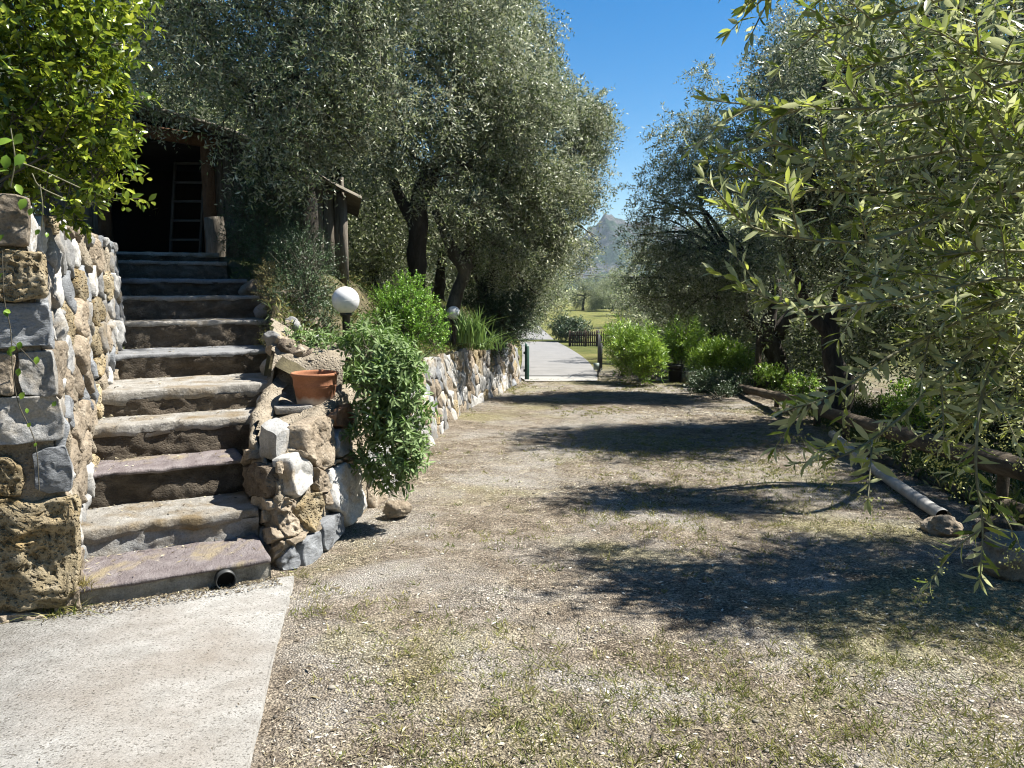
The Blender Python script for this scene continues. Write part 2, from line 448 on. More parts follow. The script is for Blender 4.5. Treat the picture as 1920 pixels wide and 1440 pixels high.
def ground_mat():
    m, N, L, B = new_mat('drive_soil_gravel_and_meadow')
    tc = N.new('ShaderNodeTexCoord')
    co = tc.outputs['Object']
    big = tex_noise(N, L, co, 0.9, 5, 0.6, 0.6)
    mid = tex_noise(N, L, co, 5.0, 8, 0.7)
    fine = tex_noise(N, L, co, 60, 6, 0.75)
    grit = tex_noise(N, L, co, 170, 3, 0.6)
    r1 = ramp(N, [(0.3, (0.115, 0.095, 0.074)), (0.5, (0.235, 0.205, 0.168)), (0.7, (0.40, 0.365, 0.31))])
    L.new(mid.outputs[0], r1.inputs[0])
    rf = ramp(N, [(0.40, (0.08, 0.07, 0.06)), (0.5, (0.50, 0.47, 0.43)), (0.60, (0.95, 0.92, 0.86))])
    L.new(fine.outputs[0], rf.inputs[0])
    c = mixc(N, L, 0.72, r1.outputs[0], rf.outputs[0], 'OVERLAY')
    # pale gravel patches
    rp = ramp(N, [(0.46, (0, 0, 0)), (0.62, (1, 1, 1))])
    L.new(big.outputs[0], rp.inputs[0])
    rg = ramp(N, [(0.40, (0.14, 0.128, 0.11)), (0.50, (0.36, 0.34, 0.305)), (0.60, (0.66, 0.635, 0.585))])
    L.new(grit.outputs[0], rg.inputs[0])
    mul = N.new('ShaderNodeMath'); mul.operation = 'MULTIPLY'; mul.inputs[1].default_value = 0.75
    L.new(rp.outputs[0], mul.inputs[0])
    c = mixc(N, L, mul.outputs[0], c, rg.outputs[0])
    # thin yellow-green turf patches
    turf = tex_noise(N, L, co, 0.55, 4, 0.6, 0.3)
    rt = ramp(N, [(0.53, (0, 0, 0)), (0.66, (1, 1, 1))])
    L.new(turf.outputs[0], rt.inputs[0])
    rtc = ramp(N, [(0.40, (0.10, 0.09, 0.045)), (0.5, (0.27, 0.25, 0.125)), (0.60, (0.46, 0.43, 0.235))])
    L.new(fine.outputs[0], rtc.inputs[0])
    sp0 = N.new('ShaderNodeSeparateXYZ'); L.new(co, sp0.inputs[0])
    mx_ = N.new('ShaderNodeMapRange'); mx_.inputs['From Min'].default_value = 0.5; mx_.inputs['From Max'].default_value = 1.7; L.new(sp0.outputs['X'], mx_.inputs['Value'])
    my_ = N.new('ShaderNodeMapRange'); my_.inputs['From Min'].default_value = 5.2; my_.inputs['From Max'].default_value = 3.4; L.new(sp0.outputs['Y'], my_.inputs['Value'])
    mm_ = N.new('ShaderNodeMath'); mm_.operation = 'MULTIPLY'; L.new(mx_.outputs[0], mm_.inputs[0]); L.new(my_.outputs[0], mm_.inputs[1])
    nn_ = N.new('ShaderNodeMath'); nn_.operation = 'MULTIPLY_ADD'; nn_.inputs[1].default_value = 0.17; L.new(mm_.outputs[0], nn_.inputs[0]); L.new(turf.outputs[0], nn_.inputs[2])
    L.new(nn_.outputs[0], rt.inputs[0])
    mul2 = N.new('ShaderNodeMath'); mul2.operation = 'MULTIPLY'; mul2.inputs[1].default_value = 0.75
    L.new(rt.outputs[0], mul2.inputs[0])
    c = mixc(N, L, mul2.outputs[0], c, rtc.outputs[0])
    vg = N.new('ShaderNodeTexVoronoi'); vg.inputs['Scale'].default_value = 85; L.new(co, vg.inputs['Vector'])
    sv = N.new('ShaderNodeSeparateColor'); L.new(vg.outputs['Color'], sv.inputs[0])
    rv = ramp(N, [(0.0, (0.45, 0.44, 0.42)), (0.55, (0.95, 0.94, 0.92)), (0.85, (1.3, 1.29, 1.26)), (1.0, (1.9, 1.88, 1.84))]); L.new(sv.outputs[0], rv.inputs[0])
    pn = tex_noise(N, L, co, 1.6, 5, 0.65, 0.5)
    pr = ramp(N, [(0.40, (0.12, 0.12, 0.12)), (0.60, (0.95, 0.95, 0.95))]); L.new(pn.outputs[0], pr.inputs[0])
    c = mixc(N, L, pr.outputs[0], c, rv.outputs[0], 'MULTIPLY')
    vd = ramp(N, [(0.0, (1.15, 1.15, 1.15)), (0.5, (1.0, 1.0, 1.0)), (0.8, (0.45, 0.43, 0.40))]); L.new(vg.outputs['Distance'], vd.inputs[0])
    c = mixc(N, L, pr.outputs[0], c, vd.outputs[0], 'MULTIPLY')
    # meadow beyond the gate
    sep = N.new('ShaderNodeSeparateXYZ'); L.new(co, sep.inputs[0])
    md = N.new('ShaderNodeMapRange'); md.inputs['From Min'].default_value = 21.0; md.inputs['From Max'].default_value = 26.0
    L.new(sep.outputs['Y'], md.inputs['Value'])
    mn = tex_noise(N, L, co, 0.35, 6, 0.7)
    rm = ramp(N, [(0.3, (0.07, 0.09, 0.022)), (0.5, (0.14, 0.145, 0.04)), (0.7, (0.23, 0.20, 0.075))])
    L.new(mn.outputs[0], rm.inputs[0])
    c = mixc(N, L, md.outputs[0], c, rm.outputs[0])
    L.new(c, B.inputs['Base Color'])
    B.inputs['Roughness'].default_value = 0.95
    B.inputs['Specular IOR Level'].default_value = 0.15
    add = N.new('ShaderNodeMath'); add.operation = 'SUBTRACT'
    L.new(fine.outputs[0], add.inputs[0]); L.new(vg.outputs['Distance'], add.inputs[1])
    bp = N.new('ShaderNodeBump'); bp.inputs['Strength'].default_value = 1.0; bp.inputs['Distance'].default_value = 0.022
    L.new(add.outputs[0], bp.inputs['Height']); L.new(bp.outputs[0], B.inputs['Normal'])
    return m
M['ground'] = ground_mat()
M['terrace'] = stone_mat('terrace_earth', [(0.25, (0.05, 0.042, 0.025)), (0.5, (0.13, 0.11, 0.06)), (0.8, (0.24, 0.21, 0.11))], 5, 1.0, 40, tint=((0.08, 0.11, 0.03), 1.2, 0.48, 0.62), var=0.02)

# ------------------------------------------------------------------ leaf builders
def leaf_quads(P, D, N_, Lx, Wx):
    """diamond leaves: P base, D direction, N_ upper side, Lx, Wx sizes (arrays)"""
    D = norm(D)
    S = norm(np.cross(N_, D))
    Lx = np.broadcast_to(Lx, (len(P),))[:, None]
    Wx = np.broadcast_to(Wx, (len(P),))[:, None]
    U = np.cross(D, S)
    mid = P + D * Lx * 0.48 + U * Lx * 0.05
    V = np.stack([P, mid - S * Wx * 0.5, P + D * Lx, mid + S * Wx * 0.5], 1).reshape(-1, 3)
    q = np.arange(len(P) * 4).reshape(-1, 4)
    return V, q[:, [0, 3, 2, 1]][:, ::-1]

def leaf_fine(P, D, N_, Lx, Wx, droop=0.12, fold=0.18):
    D = norm(D)
    S = norm(np.cross(N_, D))
    U = np.cross(D, S)
    n = len(P)
    Lx = np.broadcast_to(Lx, (n,))[:, None]
    Wx = np.broadcast_to(Wx, (n,))[:, None]
    def row(t, w):
        c = P + D * Lx * t - U * Lx * droop * t * t
        return c - S * Wx * w + U * Wx * w * fold * 2, c, c + S * Wx * w + U * Wx * w * fold * 2
    l1, c1, r1 = row(0.28, 0.40)
    l2, c2, r2 = row(0.62, 0.46)
    tip = P + D * Lx - U * Lx * droop
    V = np.stack([P, l1, c1, r1, l2, c2, r2, tip], 1).reshape(-1, 3)
    b = np.arange(n)[:, None] * 8
    T = np.concatenate([b + np.array([[0, 2, 1]]), b + np.array([[0, 3, 2]]), b + np.array([[4, 5, 7]]), b + np.array([[5, 6, 7]])])
    Q = np.concatenate([b + np.array([[1, 2, 5, 4]]), b + np.array([[2, 3, 6, 5]])])
    return V, Q, T

def clump_points(clumps, n, rng, power=0.45, under=True):
    C = np.array([c[:3] for c in clumps], float)
    R = np.array([(c[3:6] if len(c) >= 6 else (c[3],) * 3) for c in clumps], float)
    w = (R.prod(1)) ** (2 / 3.0)
    k = rng.choice(len(clumps), n, p=w / w.sum())
    u = norm(rng.normal(size=(n, 3)))
    if not under:
        u[:, 2] = np.where(u[:, 2] < -0.3, -u[:, 2], u[:, 2])
    rad = rng.random(n) ** power
    lump = 1 + 0.28 * fbm(u * 1.7 + k[:, None] * 5.1, 2)
    return C[k] + R[k] * u * (rad * lump)[:, None], u, k

def twig_leaves(P, D, tl, per, Lf, Wf, rng, droop=0.25, spread=0.85, upbias=0.5, jitter=0.5):
    n = len(P)
    t = (np.arange(per) + 0.6) / per
    tl = np.broadcast_to(tl, (n,))
    base = P[:, None] + D[:, None] * (tl[:, None] * t)[..., None]
    base[..., 2] -= droop * tl[:, None] * (t ** 2)
    Dt = np.repeat(D[:, None], per, 1).copy()
    Dt[..., 2] -= droop * 1.4 * t
    Dt = norm(Dt)
    a = norm(np.cross(Dt, rng.normal(size=(n, 1, 3)) * np.ones((1, per, 1))))
    b = np.cross(Dt, a)
    th = (np.arange(per) % 2) * math.pi + (np.arange(per) // 2) * math.pi / 2 + rng.normal(size=(n, per)) * 0.35
    side = np.cos(th)[..., None] * a + np.sin(th)[..., None] * b
    ld = norm(Dt * (1 - spread * 0.55) + side * spread + rng.normal(size=(n, per, 3)) * 0.15)
    nn = norm(Dt * 0.5 + np.array([0, 0, upbias]) + rng.normal(size=(n, per, 3)) * jitter)
    L = Lf * rng.uniform(0.65, 1.2, (n, per))
    W = Wf * rng.uniform(0.75, 1.15, (n, per))
    r = np.clip(rng.random((n, per)) * 0.75 + rng.random((n, 1)) * 0.25 + 0.0, 0, 1)
    return base.reshape(-1, 3), ld.reshape(-1, 3), nn.reshape(-1, 3), L.reshape(-1), W.reshape(-1), r.reshape(-1)

def boughs(clumps, rng):
    out = []
    for c in clumps:
        c = np.array(c if len(c) >= 6 else tuple(c) + (c[3], c[3]), float)
        r = c[3:6].mean()
        if r < 0.5:
            out.append(tuple(c)); continue
        for _ in range(int(4 + 6 * r)):
            u = norm(rng.normal(size=3))
            k = rng.uniform(0.45, 0.98)
            q = rng.uniform(0.26, 0.44)
            out.append(tuple(c[:3] + c[3:6] * u * k) + tuple(c[3:6] * q * np.array([1.05, 1.05, 0.9])))
    return out

def crown(name, parent, clumps, n_twigs, rng, mat, tl=0.34, per=14, Lf=0.058, Wf=0.0145, droop=0.35, power=0.42, stick=0.35, twig_mat=None):
    clumps = boughs(clumps, rng)
    P, u, k = clump_points(clumps, n_twigs, rng, power)
    D = norm(u * 0.75 + rng.normal(size=u.shape) * 0.5 + np.array([0, 0, -0.15]))
    l = tl * rng.uniform(0.6, 1.3, n_twigs)
    tw = twig_leaves(P, D, l, per, Lf, Wf, rng, droop)
    V, Q = leaf_quads(*tw[:5])
    r = tw[5]
    # thin twigs, flat strips crossing the leaves
    m = rng.random(n_twigs) < stick
    Ps, Ds, ls = P[m], D[m], l[m]
    S = norm(np.cross(Ds, rng.normal(size=Ds.shape))) * 0.0022 * (Lf / 0.058)
    A = Ps - Ds * ls[:, None] * 0.5
    Bm = Ps + Ds * ls[:, None] * 0.6 - np.array([0, 0, 1]) * (droop * 0.3 * ls)[:, None]
    sv = np.stack([A - S * 1.6, A + S * 1.6, Bm + S * 0.6, Bm - S * 0.6], 1).reshape(-1, 3)
    sq = np.arange(len(sv)).reshape(-1, 4) + len(V)
    mid = np.concatenate([np.zeros(len(Q), int), np.ones(len(sq), int)])
    return mesh(name, np.concatenate([V, sv]), [np.concatenate([Q, sq])], [mat, twig_mat or M['twig_dark']], parent,
                rnd=np.concatenate([r, np.zeros(len(sq))]), midx=mid)

def tree(label, base, trunk_paths, clumps, n_twigs, seed, mat=None, group='olive trees', bark='bark', branches=True, **kw):
    rng = np.random.default_rng(seed)
    base = np.asarray(base, float)
    t = thing('olive_tree', base, label, 'olive tree', group)
    g = Geo()
    tops = []
    for pts, r0, r1 in trunk_paths:
        pts = np.asarray(pts, float)
        n = max(6, int(np.linalg.norm(np.diff(pts, axis=0), axis=1).sum() / 0.16))
        s = spline(pts, n)
        s[1:] += 0.05 * np.stack([vnoise(s[1:] * 2.3 + seed), vnoise(s[1:] * 2.3 + seed + 40), 0 * s[1:, 0]], 1)
        rr = np.linspace(r0, r1, n)
        rr[:2] *= (1.35, 1.15) if r0 > 0.12 else (1, 1)
        g.tube(s, rr, 12, 0.30, 5.0, seed=seed)
        tops.append(s[-1]); tops.append(s[int(n * 0.75)])
    tops = np.array(tops)
    if branches:
        for c in clumps:
            c = np.array(c[:3], float)
            o = tops[np.argmin(np.linalg.norm(tops - c, axis=1))]
            d = np.linalg.norm(c - o)
            if d < 0.3: continue
            mid = (o + c) / 2 + rng.normal(size=3) * 0.12 * d + np.array([0, 0, 0.12 * d])
            g.tube(spline([o, mid, c], 9), np.linspace(0.055, 0.014, 9), 6, 0.25, 6.0, cap=False, seed=seed)
            for _ in range(3):
                e = c + rng.normal(size=3) * 0.32 * (c[0] * 0 + 1) * min(d, 0.9)
                g.tube(spline([mid, (mid + e) / 2 + rng.normal(size=3) * 0.1, e], 6), np.linspace(0.02, 0.006, 6), 4, 0, cap=False)
    g.build('trunk', M[bark], t, smooth=True)
    crown('crown', t, clumps, n_twigs, rng, mat or M['olive'], **kw)
    return t

def bush(name, label, cat, base, clumps, n, seed, mat, tl=0.14, per=9, Lf=0.04, Wf=0.015, up=0.5, power=0.35, group=None, stems=6, fine=False, droop=0.1, spread=0.85, upbias=0.6, jitter=0.4, stem_mat=None):
    rng = np.random.default_rng(seed)
    base = np.asarray(base, float)
    t = thing(name, base, label, cat, group)
    P, u, k = clump_points(clumps, n, rng, power)
    D = norm(u * 0.8 + rng.normal(size=u.shape) * 0.35 + np.array([0, 0, up]))
    a = twig_leaves(P, D, tl * rng.uniform(0.6, 1.3, n), per, Lf, Wf, rng, droop, spread, upbias, jitter)
    if fine:
        V, Q, T = leaf_fine(*a[:5])
        r = np.concatenate([np.tile(a[5], 2), np.tile(a[5], 4)])
        mesh('foliage', V, [Q, T], mat, t, rnd=r, smooth=True)
    else:
        V, Q = leaf_quads(*a[:5])
        mesh('foliage', V, [Q], mat, t, rnd=a[5])
    g = Geo()
    for i in range(stems):
        c = np.array(clumps[i % len(clumps)][:3], float) + rng.normal(size=3) * 0.25 * clumps[i % len(clumps)][3]
        b0 = base + rng.normal(size=3) * np.array([0.05, 0.05, 0])
        g.tube(spline([b0, (b0 + c) / 2 + rng.normal(size=3) * 0.05, c], 8), np.linspace(0.014, 0.004, 8), 5, cap=False)
    for i in range(min(n // 3, 500)):
        a0 = P[i] - D[i] * tl * 1.2
        g.tube(np.stack([a0, P[i], P[i] + D[i] * tl * 0.7]), [0.0035, 0.003, 0.0015], 3, cap=False)
    g.build('stem', stem_mat or M['twig_dark'], t)
    return t

# ------------------------------------------------------------------ the setting: ground, road, pad
def axis(lo, hi, step, far_lo, far_hi, growth=1.25):
    a = list(np.arange(lo, hi + 1e-6, step))
    s, x = step, lo
    pre = []
    while x > far_lo:
        s *= growth; x -= s; pre.append(x)
    s, x = step, a[-1]
    while x < far_hi:
        s *= growth; x += s; a.append(x)
    return np.array(pre[::-1] + a)

def edge_right(y):                       # right border of the drive
    return 3.45 + 0.15 * (y - 5.9)

def ground_z(x, y):
    z = gz(x, y)
    near = np.clip((22 - y) / 4, 0, 1) * np.clip((y + 3) / 3, 0, 1)
    p = np.stack([x, y, 0 * x], -1)
    z = z + near * (0.016 * fbm(p * 1.1, 2) + 0.006 * fbm(p * 6.0 + 9, 3))
    k = np.clip((x - edge_right(y) - 0.35) / 1.2, 0, 1) * np.clip((26 - y) / 6, 0, 1)
    z = z - 0.45 * k * k * (3 - 2 * k)
    return z

xs = axis(-3.0, 5.4, 0.075, -2500, 2500, 1.28)
ys = axis(1.6, 20.0, 0.08, -2500, 2500, 1.22)
X, Y = np.meshgrid(xs, ys)
Zg = ground_z(X, Y)
nx, ny = len(xs), len(ys)
i = np.arange(ny - 1)[:, None] * nx + np.arange(nx - 1)[None]
Qg = np.stack([i, i + 1, i + nx + 1, i + nx], -1).reshape(-1, 4)
props(mesh('ground', np.stack([X, Y, Zg], -1).reshape(-1, 3), [Qg], M['ground'], smooth=True), 'dry gravel and thin turf drive sloping gently down to the gate', None, kind='structure')

def strip(name, left, right, mat, lift, label, n=40):
    A, B = spline(left, n), spline(right, n)
    m = 8
    t = np.linspace(0, 1, m)[None, :, None]
    P = A[:, None] * (1 - t) + B[:, None] * t
    P[..., 2] = gz(P[..., 0], P[..., 1]) + lift
    V = P.reshape(-1, 3)
    i = np.arange(n - 1)[:, None] * m + np.arange(m - 1)[None]
    q = np.stack([i, i + 1, i + m + 1, i + m], -1).reshape(-1, 4)
    # edges turned down into the ground
    o = mesh(name, V, [q], mat, smooth=True)
    return props(o, label, kind='structure')

strip('road', [(0.2, 20.6, 0), (0.4, 30, 0), (0.5, 45, 0), (0.1, 60, 0), (-1.0, 80, 0), (-3.5, 100, 0), (-14, 125, 0), (-32, 145, 0)],
      [(2.35, 20.6, 0), (2.8, 30, 0), (2.9, 45, 0), (2.6, 60, 0), (1.9, 80, 0), (-.2, 102, 0), (-11, 130, 0), (-30, 152, 0)], M['asphalt'], 0.03,
      'pale asphalt lane curving away beyond the gate')
strip('gate_apron', [(0.33, 18.9, 0), (0.2, 20.35, 0)], [(2.1, 18.9, 0), (2.3, 20.35, 0)], M['apron'], 0.028, 'pale concrete apron in front of the gate drain', 6)
strip('drain_channel', [(0.2, 20.36, 0), (0.2, 20.59, 0)], [(2.3, 20.36, 0), (2.35, 20.59, 0)], M['dark_metal'], 0.024, 'dark drain channel across the drive at the gate', 3)

# concrete pad, 5 cm thick
padt = [(-1.32, 4.47), (-2.30, 3.92), (-2.66, 3.74), (-6.0, 2.0), (-6.0, -2.0), (0.10, -2.0), (-0.93, 2.547)]
g = Geo()
padr = spline(np.array([(0.10, -2.0, 0), (-0.93, 2.547, 0), (-1.32, 4.47, 0)]), 40)[:, :2]
poly = list(map(tuple, padr)) + [(-2.30, 3.985), (-2.66, 3.80), (-6.0, 2.0), (-6.0, -2.0)]
poly = np.array(poly)
poly[:40, 0] += 0.005 * fbm(np.c_[poly[:40] * 11, 0 * poly[:40, 0]], 4)
npad = len(poly)
zt = gz(poly[:, 0], poly[:, 1]) + 0.045 + 0.004 * vnoise(np.c_[poly * 6, 0 * poly[:, 0]])
top = np.c_[poly, zt]
bot = np.c_[poly + np.c_[0.006 * np.ones(npad), 0 * zt], zt - 0.12]
faces = [tuple(range(npad))] + [(k, k + npad, (k + 1) % npad + npad, (k + 1) % npad) for k in range(npad)]
props(mesh('concrete_pad', np.concatenate([top, bot]), faces, M['concrete']), 'pale speckled concrete pad at the foot of the steps', kind='structure')

# ------------------------------------------------------------------ stairs frame and terrace
SO, SF, SR = np.array([-2.285, 3.96]), np.array([-.468, .884]), np.array([.884, .468])
STEP_F = np.array([0, .49, .98, 1.38, 1.80, 2.60, 3.30, 3.85, 4.30, 4.75, 5.20])
STEP_Z = np.array([.008, .18, .41, .645, .84, 1.045, 1.29, 1.52, 1.695, 1.895, 2.01])
STEP_L = np.array([0, 0, .06, .12, .17, .30, .40, .43, .43, .43, .44])
STEP_R = np.array([.94, .96, .86, 1.08, 1.28, 1.45, 1.58, 1.62, 1.56, 1.42, 1.40])

def sp(f, r, z):
    p = SO + np.multiply.outer(np.asarray(f, float), SF) + np.multiply.outer(np.asarray(r, float), SR)
    return np.concatenate([p, np.broadcast_to(np.asarray(z, float), p.shape[:-1])[..., None]], -1)

WY = [4.5, 5.0, 5.75, 6.3, 9.9, 13.1, 16.0, 19.7, 30, 60]
WX = [-1.43, -1.30, -1.23, -1.17, -1.0, -.80, -.25, .34, .2, .2]
def wall_x(y): return np.interp(y, WY, WX)
def wall_h(y): return np.interp(y, [4.5, 5.0, 5.6, 6.2, 8, 15, 20, 26, 40], [.86, .88, .92, .98, 1.08, 1.06, .95, .3, .1])

def terrace_z(x, y):
    t = wall_x(y) - x
    z = gz(x, y) + wall_h(y) - 0.05 + np.interp(t, [0, .25, .7, 1.3, 3, 8, 20, 60, 200], [0, .06, .42, .85, 1.15, 2.0, 4.5, 11, 30]) * np.clip((y - 4.4) / 2.6, 0.1, 1)
    d = np.stack([x - SO[0], y - SO[1]], -1)
    f, r = d @ SF, d @ SR
    p = np.stack([x, y, 0 * x], -1)
    z = z + 0.05 * fbm(p * 1.3, 3)
    # level ground at the head of the steps and in the shed
    shed = np.clip(1 - np.hypot((x + 4.3) / 2.4, (y - 10.8) / 2.6), 0, 1)
    k = np.clip(shed * 3, 0, 1)
    z = z * (1 - k) + 1.97 * k
    # ground held by the tall wall left of the steps
    left = np.clip((0.3 - 0 * r - (r - np.interp(f, STEP_F, STEP_L)) - 0.3) / 0.3, 0, 1) * np.clip((7 - f) / 1.5, 0, 1)
    zl = 1.98 + 0.05 * fbm(p * 2, 3) + np.clip(-r - 1, 0, 60) * 0.12
    z = z * (1 - left) + zl * left
    # trench under the flight
    st = np.interp(f, STEP_F, STEP_Z)
    inside = (r > np.interp(f, STEP_F, STEP_L) - 0.15) & (r < np.interp(f, STEP_F, STEP_R) + 0.05) & (f < 5.3)
    z = np.where(inside, np.minimum(z, st - 0.42), z)
    return z

txs = axis(-6.5, 0.5, 0.11, -260, 1.0, 1.2)
tys = axis(3.2, 21.0, 0.11, 3.0, 300, 1.2)
X, Y = np.meshgrid(txs, tys)
Zt = terrace_z(X, Y)
d = np.stack([X - SO[0], Y - SO[1]], -1)
f_, r_ = d @ SF, d @ SR
ok = (X < wall_x(Y) - 0.12) & ~((f_ < 0.12) & (r_ < 1.2)) & ~((Y < 6.05) & (r_ > 0.8))
Zt = np.where(X > wall_x(Y) - 0.25, np.minimum(Zt, gz(X, Y) + wall_h(Y) - 0.07), Zt)
nx, ny = len(txs), len(tys)
i = (np.arange(ny - 1)[:, None] * nx + np.arange(nx - 1)[None])
cell = ok[:-1, :-1] & ok[1:, :-1] & ok[:-1, 1:] & ok[1:, 1:]
Qt = np.stack([i, i + 1, i + nx + 1, i + nx], -1)[cell]
props(mesh('terrace', np.stack([X, Y, Zt], -1).reshape(-1, 3), [Qt], M['terrace'], smooth=True), 'shaded earth terrace and hillside above the walls', kind='structure')

# ------------------------------------------------------------------ stones
def stone(poly, nrm, depth, mat, parent, kind='lime', M_=20, rings=None, amp=0.012, seed=0, gap=0.008, name='stone', back=0.06, nf=9.0):
    poly = np.asarray(poly, float)
    nrm = norm(nrm)
    c = poly.mean(0)
    a = norm(np.cross([0, 0, 1.0], nrm)) if abs(nrm[2]) < 0.9 else np.array([1.0, 0, 0])
    b = np.cross(nrm, a)
    h0 = (poly - c) @ nrm
    p2 = np.stack([(poly - c) @ a, (poly - c) @ b, h0], 1)
    # resample the outline
    seg = np.roll(p2, -1, 0) - p2
    ln = np.linalg.norm(seg, axis=1)
    cum = np.concatenate([[0], np.cumsum(ln)])
    s = np.linspace(0, cum[-1], M_, endpoint=False)
    k = np.clip(np.searchsorted(cum, s, 'right') - 1, 0, len(poly) - 1)
    q = p2[k] + seg[k] * ((s - cum[k]) / np.maximum(ln[k], 1e-9))[:, None]
    q = 0.90 * q + 0.05 * (np.roll(q, 1, 0) + np.roll(q, -1, 0))
    R0 = np.linalg.norm(q[:, :2], axis=1).mean()
    ws = 1 - gap / max(R0, 0.02)
    rings = rings or [(1.0, -back / depth), (1.0, 0.4), (0.97, 0.8), (0.90, 0.98), (0.72, 1.02), (0.48, 1.04), (0.24, 1.05)]
    V = []
    for sc, h in rings:
        xy = q[:, :2] * ws * sc
        V.append(c + xy[:, :1] * a + xy[:, 1:] * b + (q[:, 2:] * sc + h * depth) * nrm)
    V.append((c + rings[-1][1] * depth * nrm)[None])
    V = np.concatenate(V)
    wgt = np.concatenate([np.full(M_, 0.0 if h < 0 else 1.0) for _, h in rings] + [[1.0]])[:, None]
    e = seed * 3.7
    dn = fbm(V * nf + e, 4)[:, None]
    if kind == 'facet':
        rs = np.random.default_rng(seed)
        xy = np.stack([(V - c) @ a, (V - c) @ b], 1)
        hgt = (V - c) @ nrm
        lim = np.full(len(V), 9.0)
        for _ in range(5):
            g2 = rs.normal(size=2) * 0.42
            lim = np.minimum(lim, depth * rs.uniform(0.9, 1.25) + (xy - rs.normal(size=2) * R0 * 0.4) @ g2)
        V = V - nrm * (np.clip(hgt - np.maximum(lim, 0.62 * depth), 0, 1)[:, None] * wgt)
        dn = dn * 0.8
    if kind == 'trav':
        dn = dn * 0.6 - 1.5 * np.clip(np.abs(vnoise(V * nf * 4.5 + e)) - 0.25, 0, 1)[:, None] - 0.8 * np.clip(vnoise(V * nf * 2.2 + e), 0, 1)[:, None]
    tang = np.stack([fbm(V * nf * 0.8 + e + 31, 3), fbm(V * nf * 0.8 + e + 57, 3), fbm(V * nf * 0.8 + e + 83, 3)], 1)
    V = V + wgt * (nrm * dn * amp + tang * amp * 0.7)
    nr = len(rings)
    i = np.arange(nr - 1)[:, None] * M_
    j = np.arange(M_)[None]
    Q = np.stack([i + j, i + (j + 1) % M_, i + M_ + (j + 1) % M_, i + M_ + j], -1).reshape(-1, 4)
    jj = np.arange(M_)
    T = np.stack([(nr - 1) * M_ + jj, (nr - 1) * M_ + (jj + 1) % M_, np.full(M_, nr * M_)], -1)
    return mesh(name, V, [Q, T], mat, parent, smooth=(kind != 'facet'))

def hero_rings(n):
    t = np.linspace(0, 1, n)
    return [(1.0, -0.4), (1.0, 0.3), (0.985, 0.75), (0.955, 0.95)] + [(0.92 * (1 - x) + 0.03 * x, 1.0 + 0.05 * x) for x in t]

def clip_cell(poly, c, o):
    m = (c + o) / 2
    d = o - c
    out = []
    for k in range(len(poly)):
        p, q = poly[k], poly[(k + 1) % len(poly)]
        sp_, sq = (p - m) @ d, (q - m) @ d
        if sp_ <= 0: out.append(p)
        if sp_ * sq < 0: out.append(p + (q - p) * (sp_ / (sp_ - sq)))
    return out

def voronoi(seeds, boxes, stretch=1.0):
    S = np.array(seeds, float) * [1, stretch]
    cells = []
    for i, c in enumerate(S):
        u0, v0, u1, v1 = boxes[i] if isinstance(boxes, list) else boxes
        poly = [np.array(p) * [1, stretch] for p in ((u0, v0), (u1, v0), (u1, v1), (u0, v1))]
        for j in np.argsort(((S - c) ** 2).sum(1))[1:16]:
            poly = clip_cell(poly, c, S[j])
            if len(poly) < 3: break
        cells.append(np.array(poly) / [1, stretch] if len(poly) >= 3 else None)
    return cells

# ------------------------------------------------------------------ tall wall on the left of the steps
def side_r(f, z): return np.interp(f, STEP_F, STEP_L) - 0.05 - 0.052 * (np.asarray(z) + 0.15)

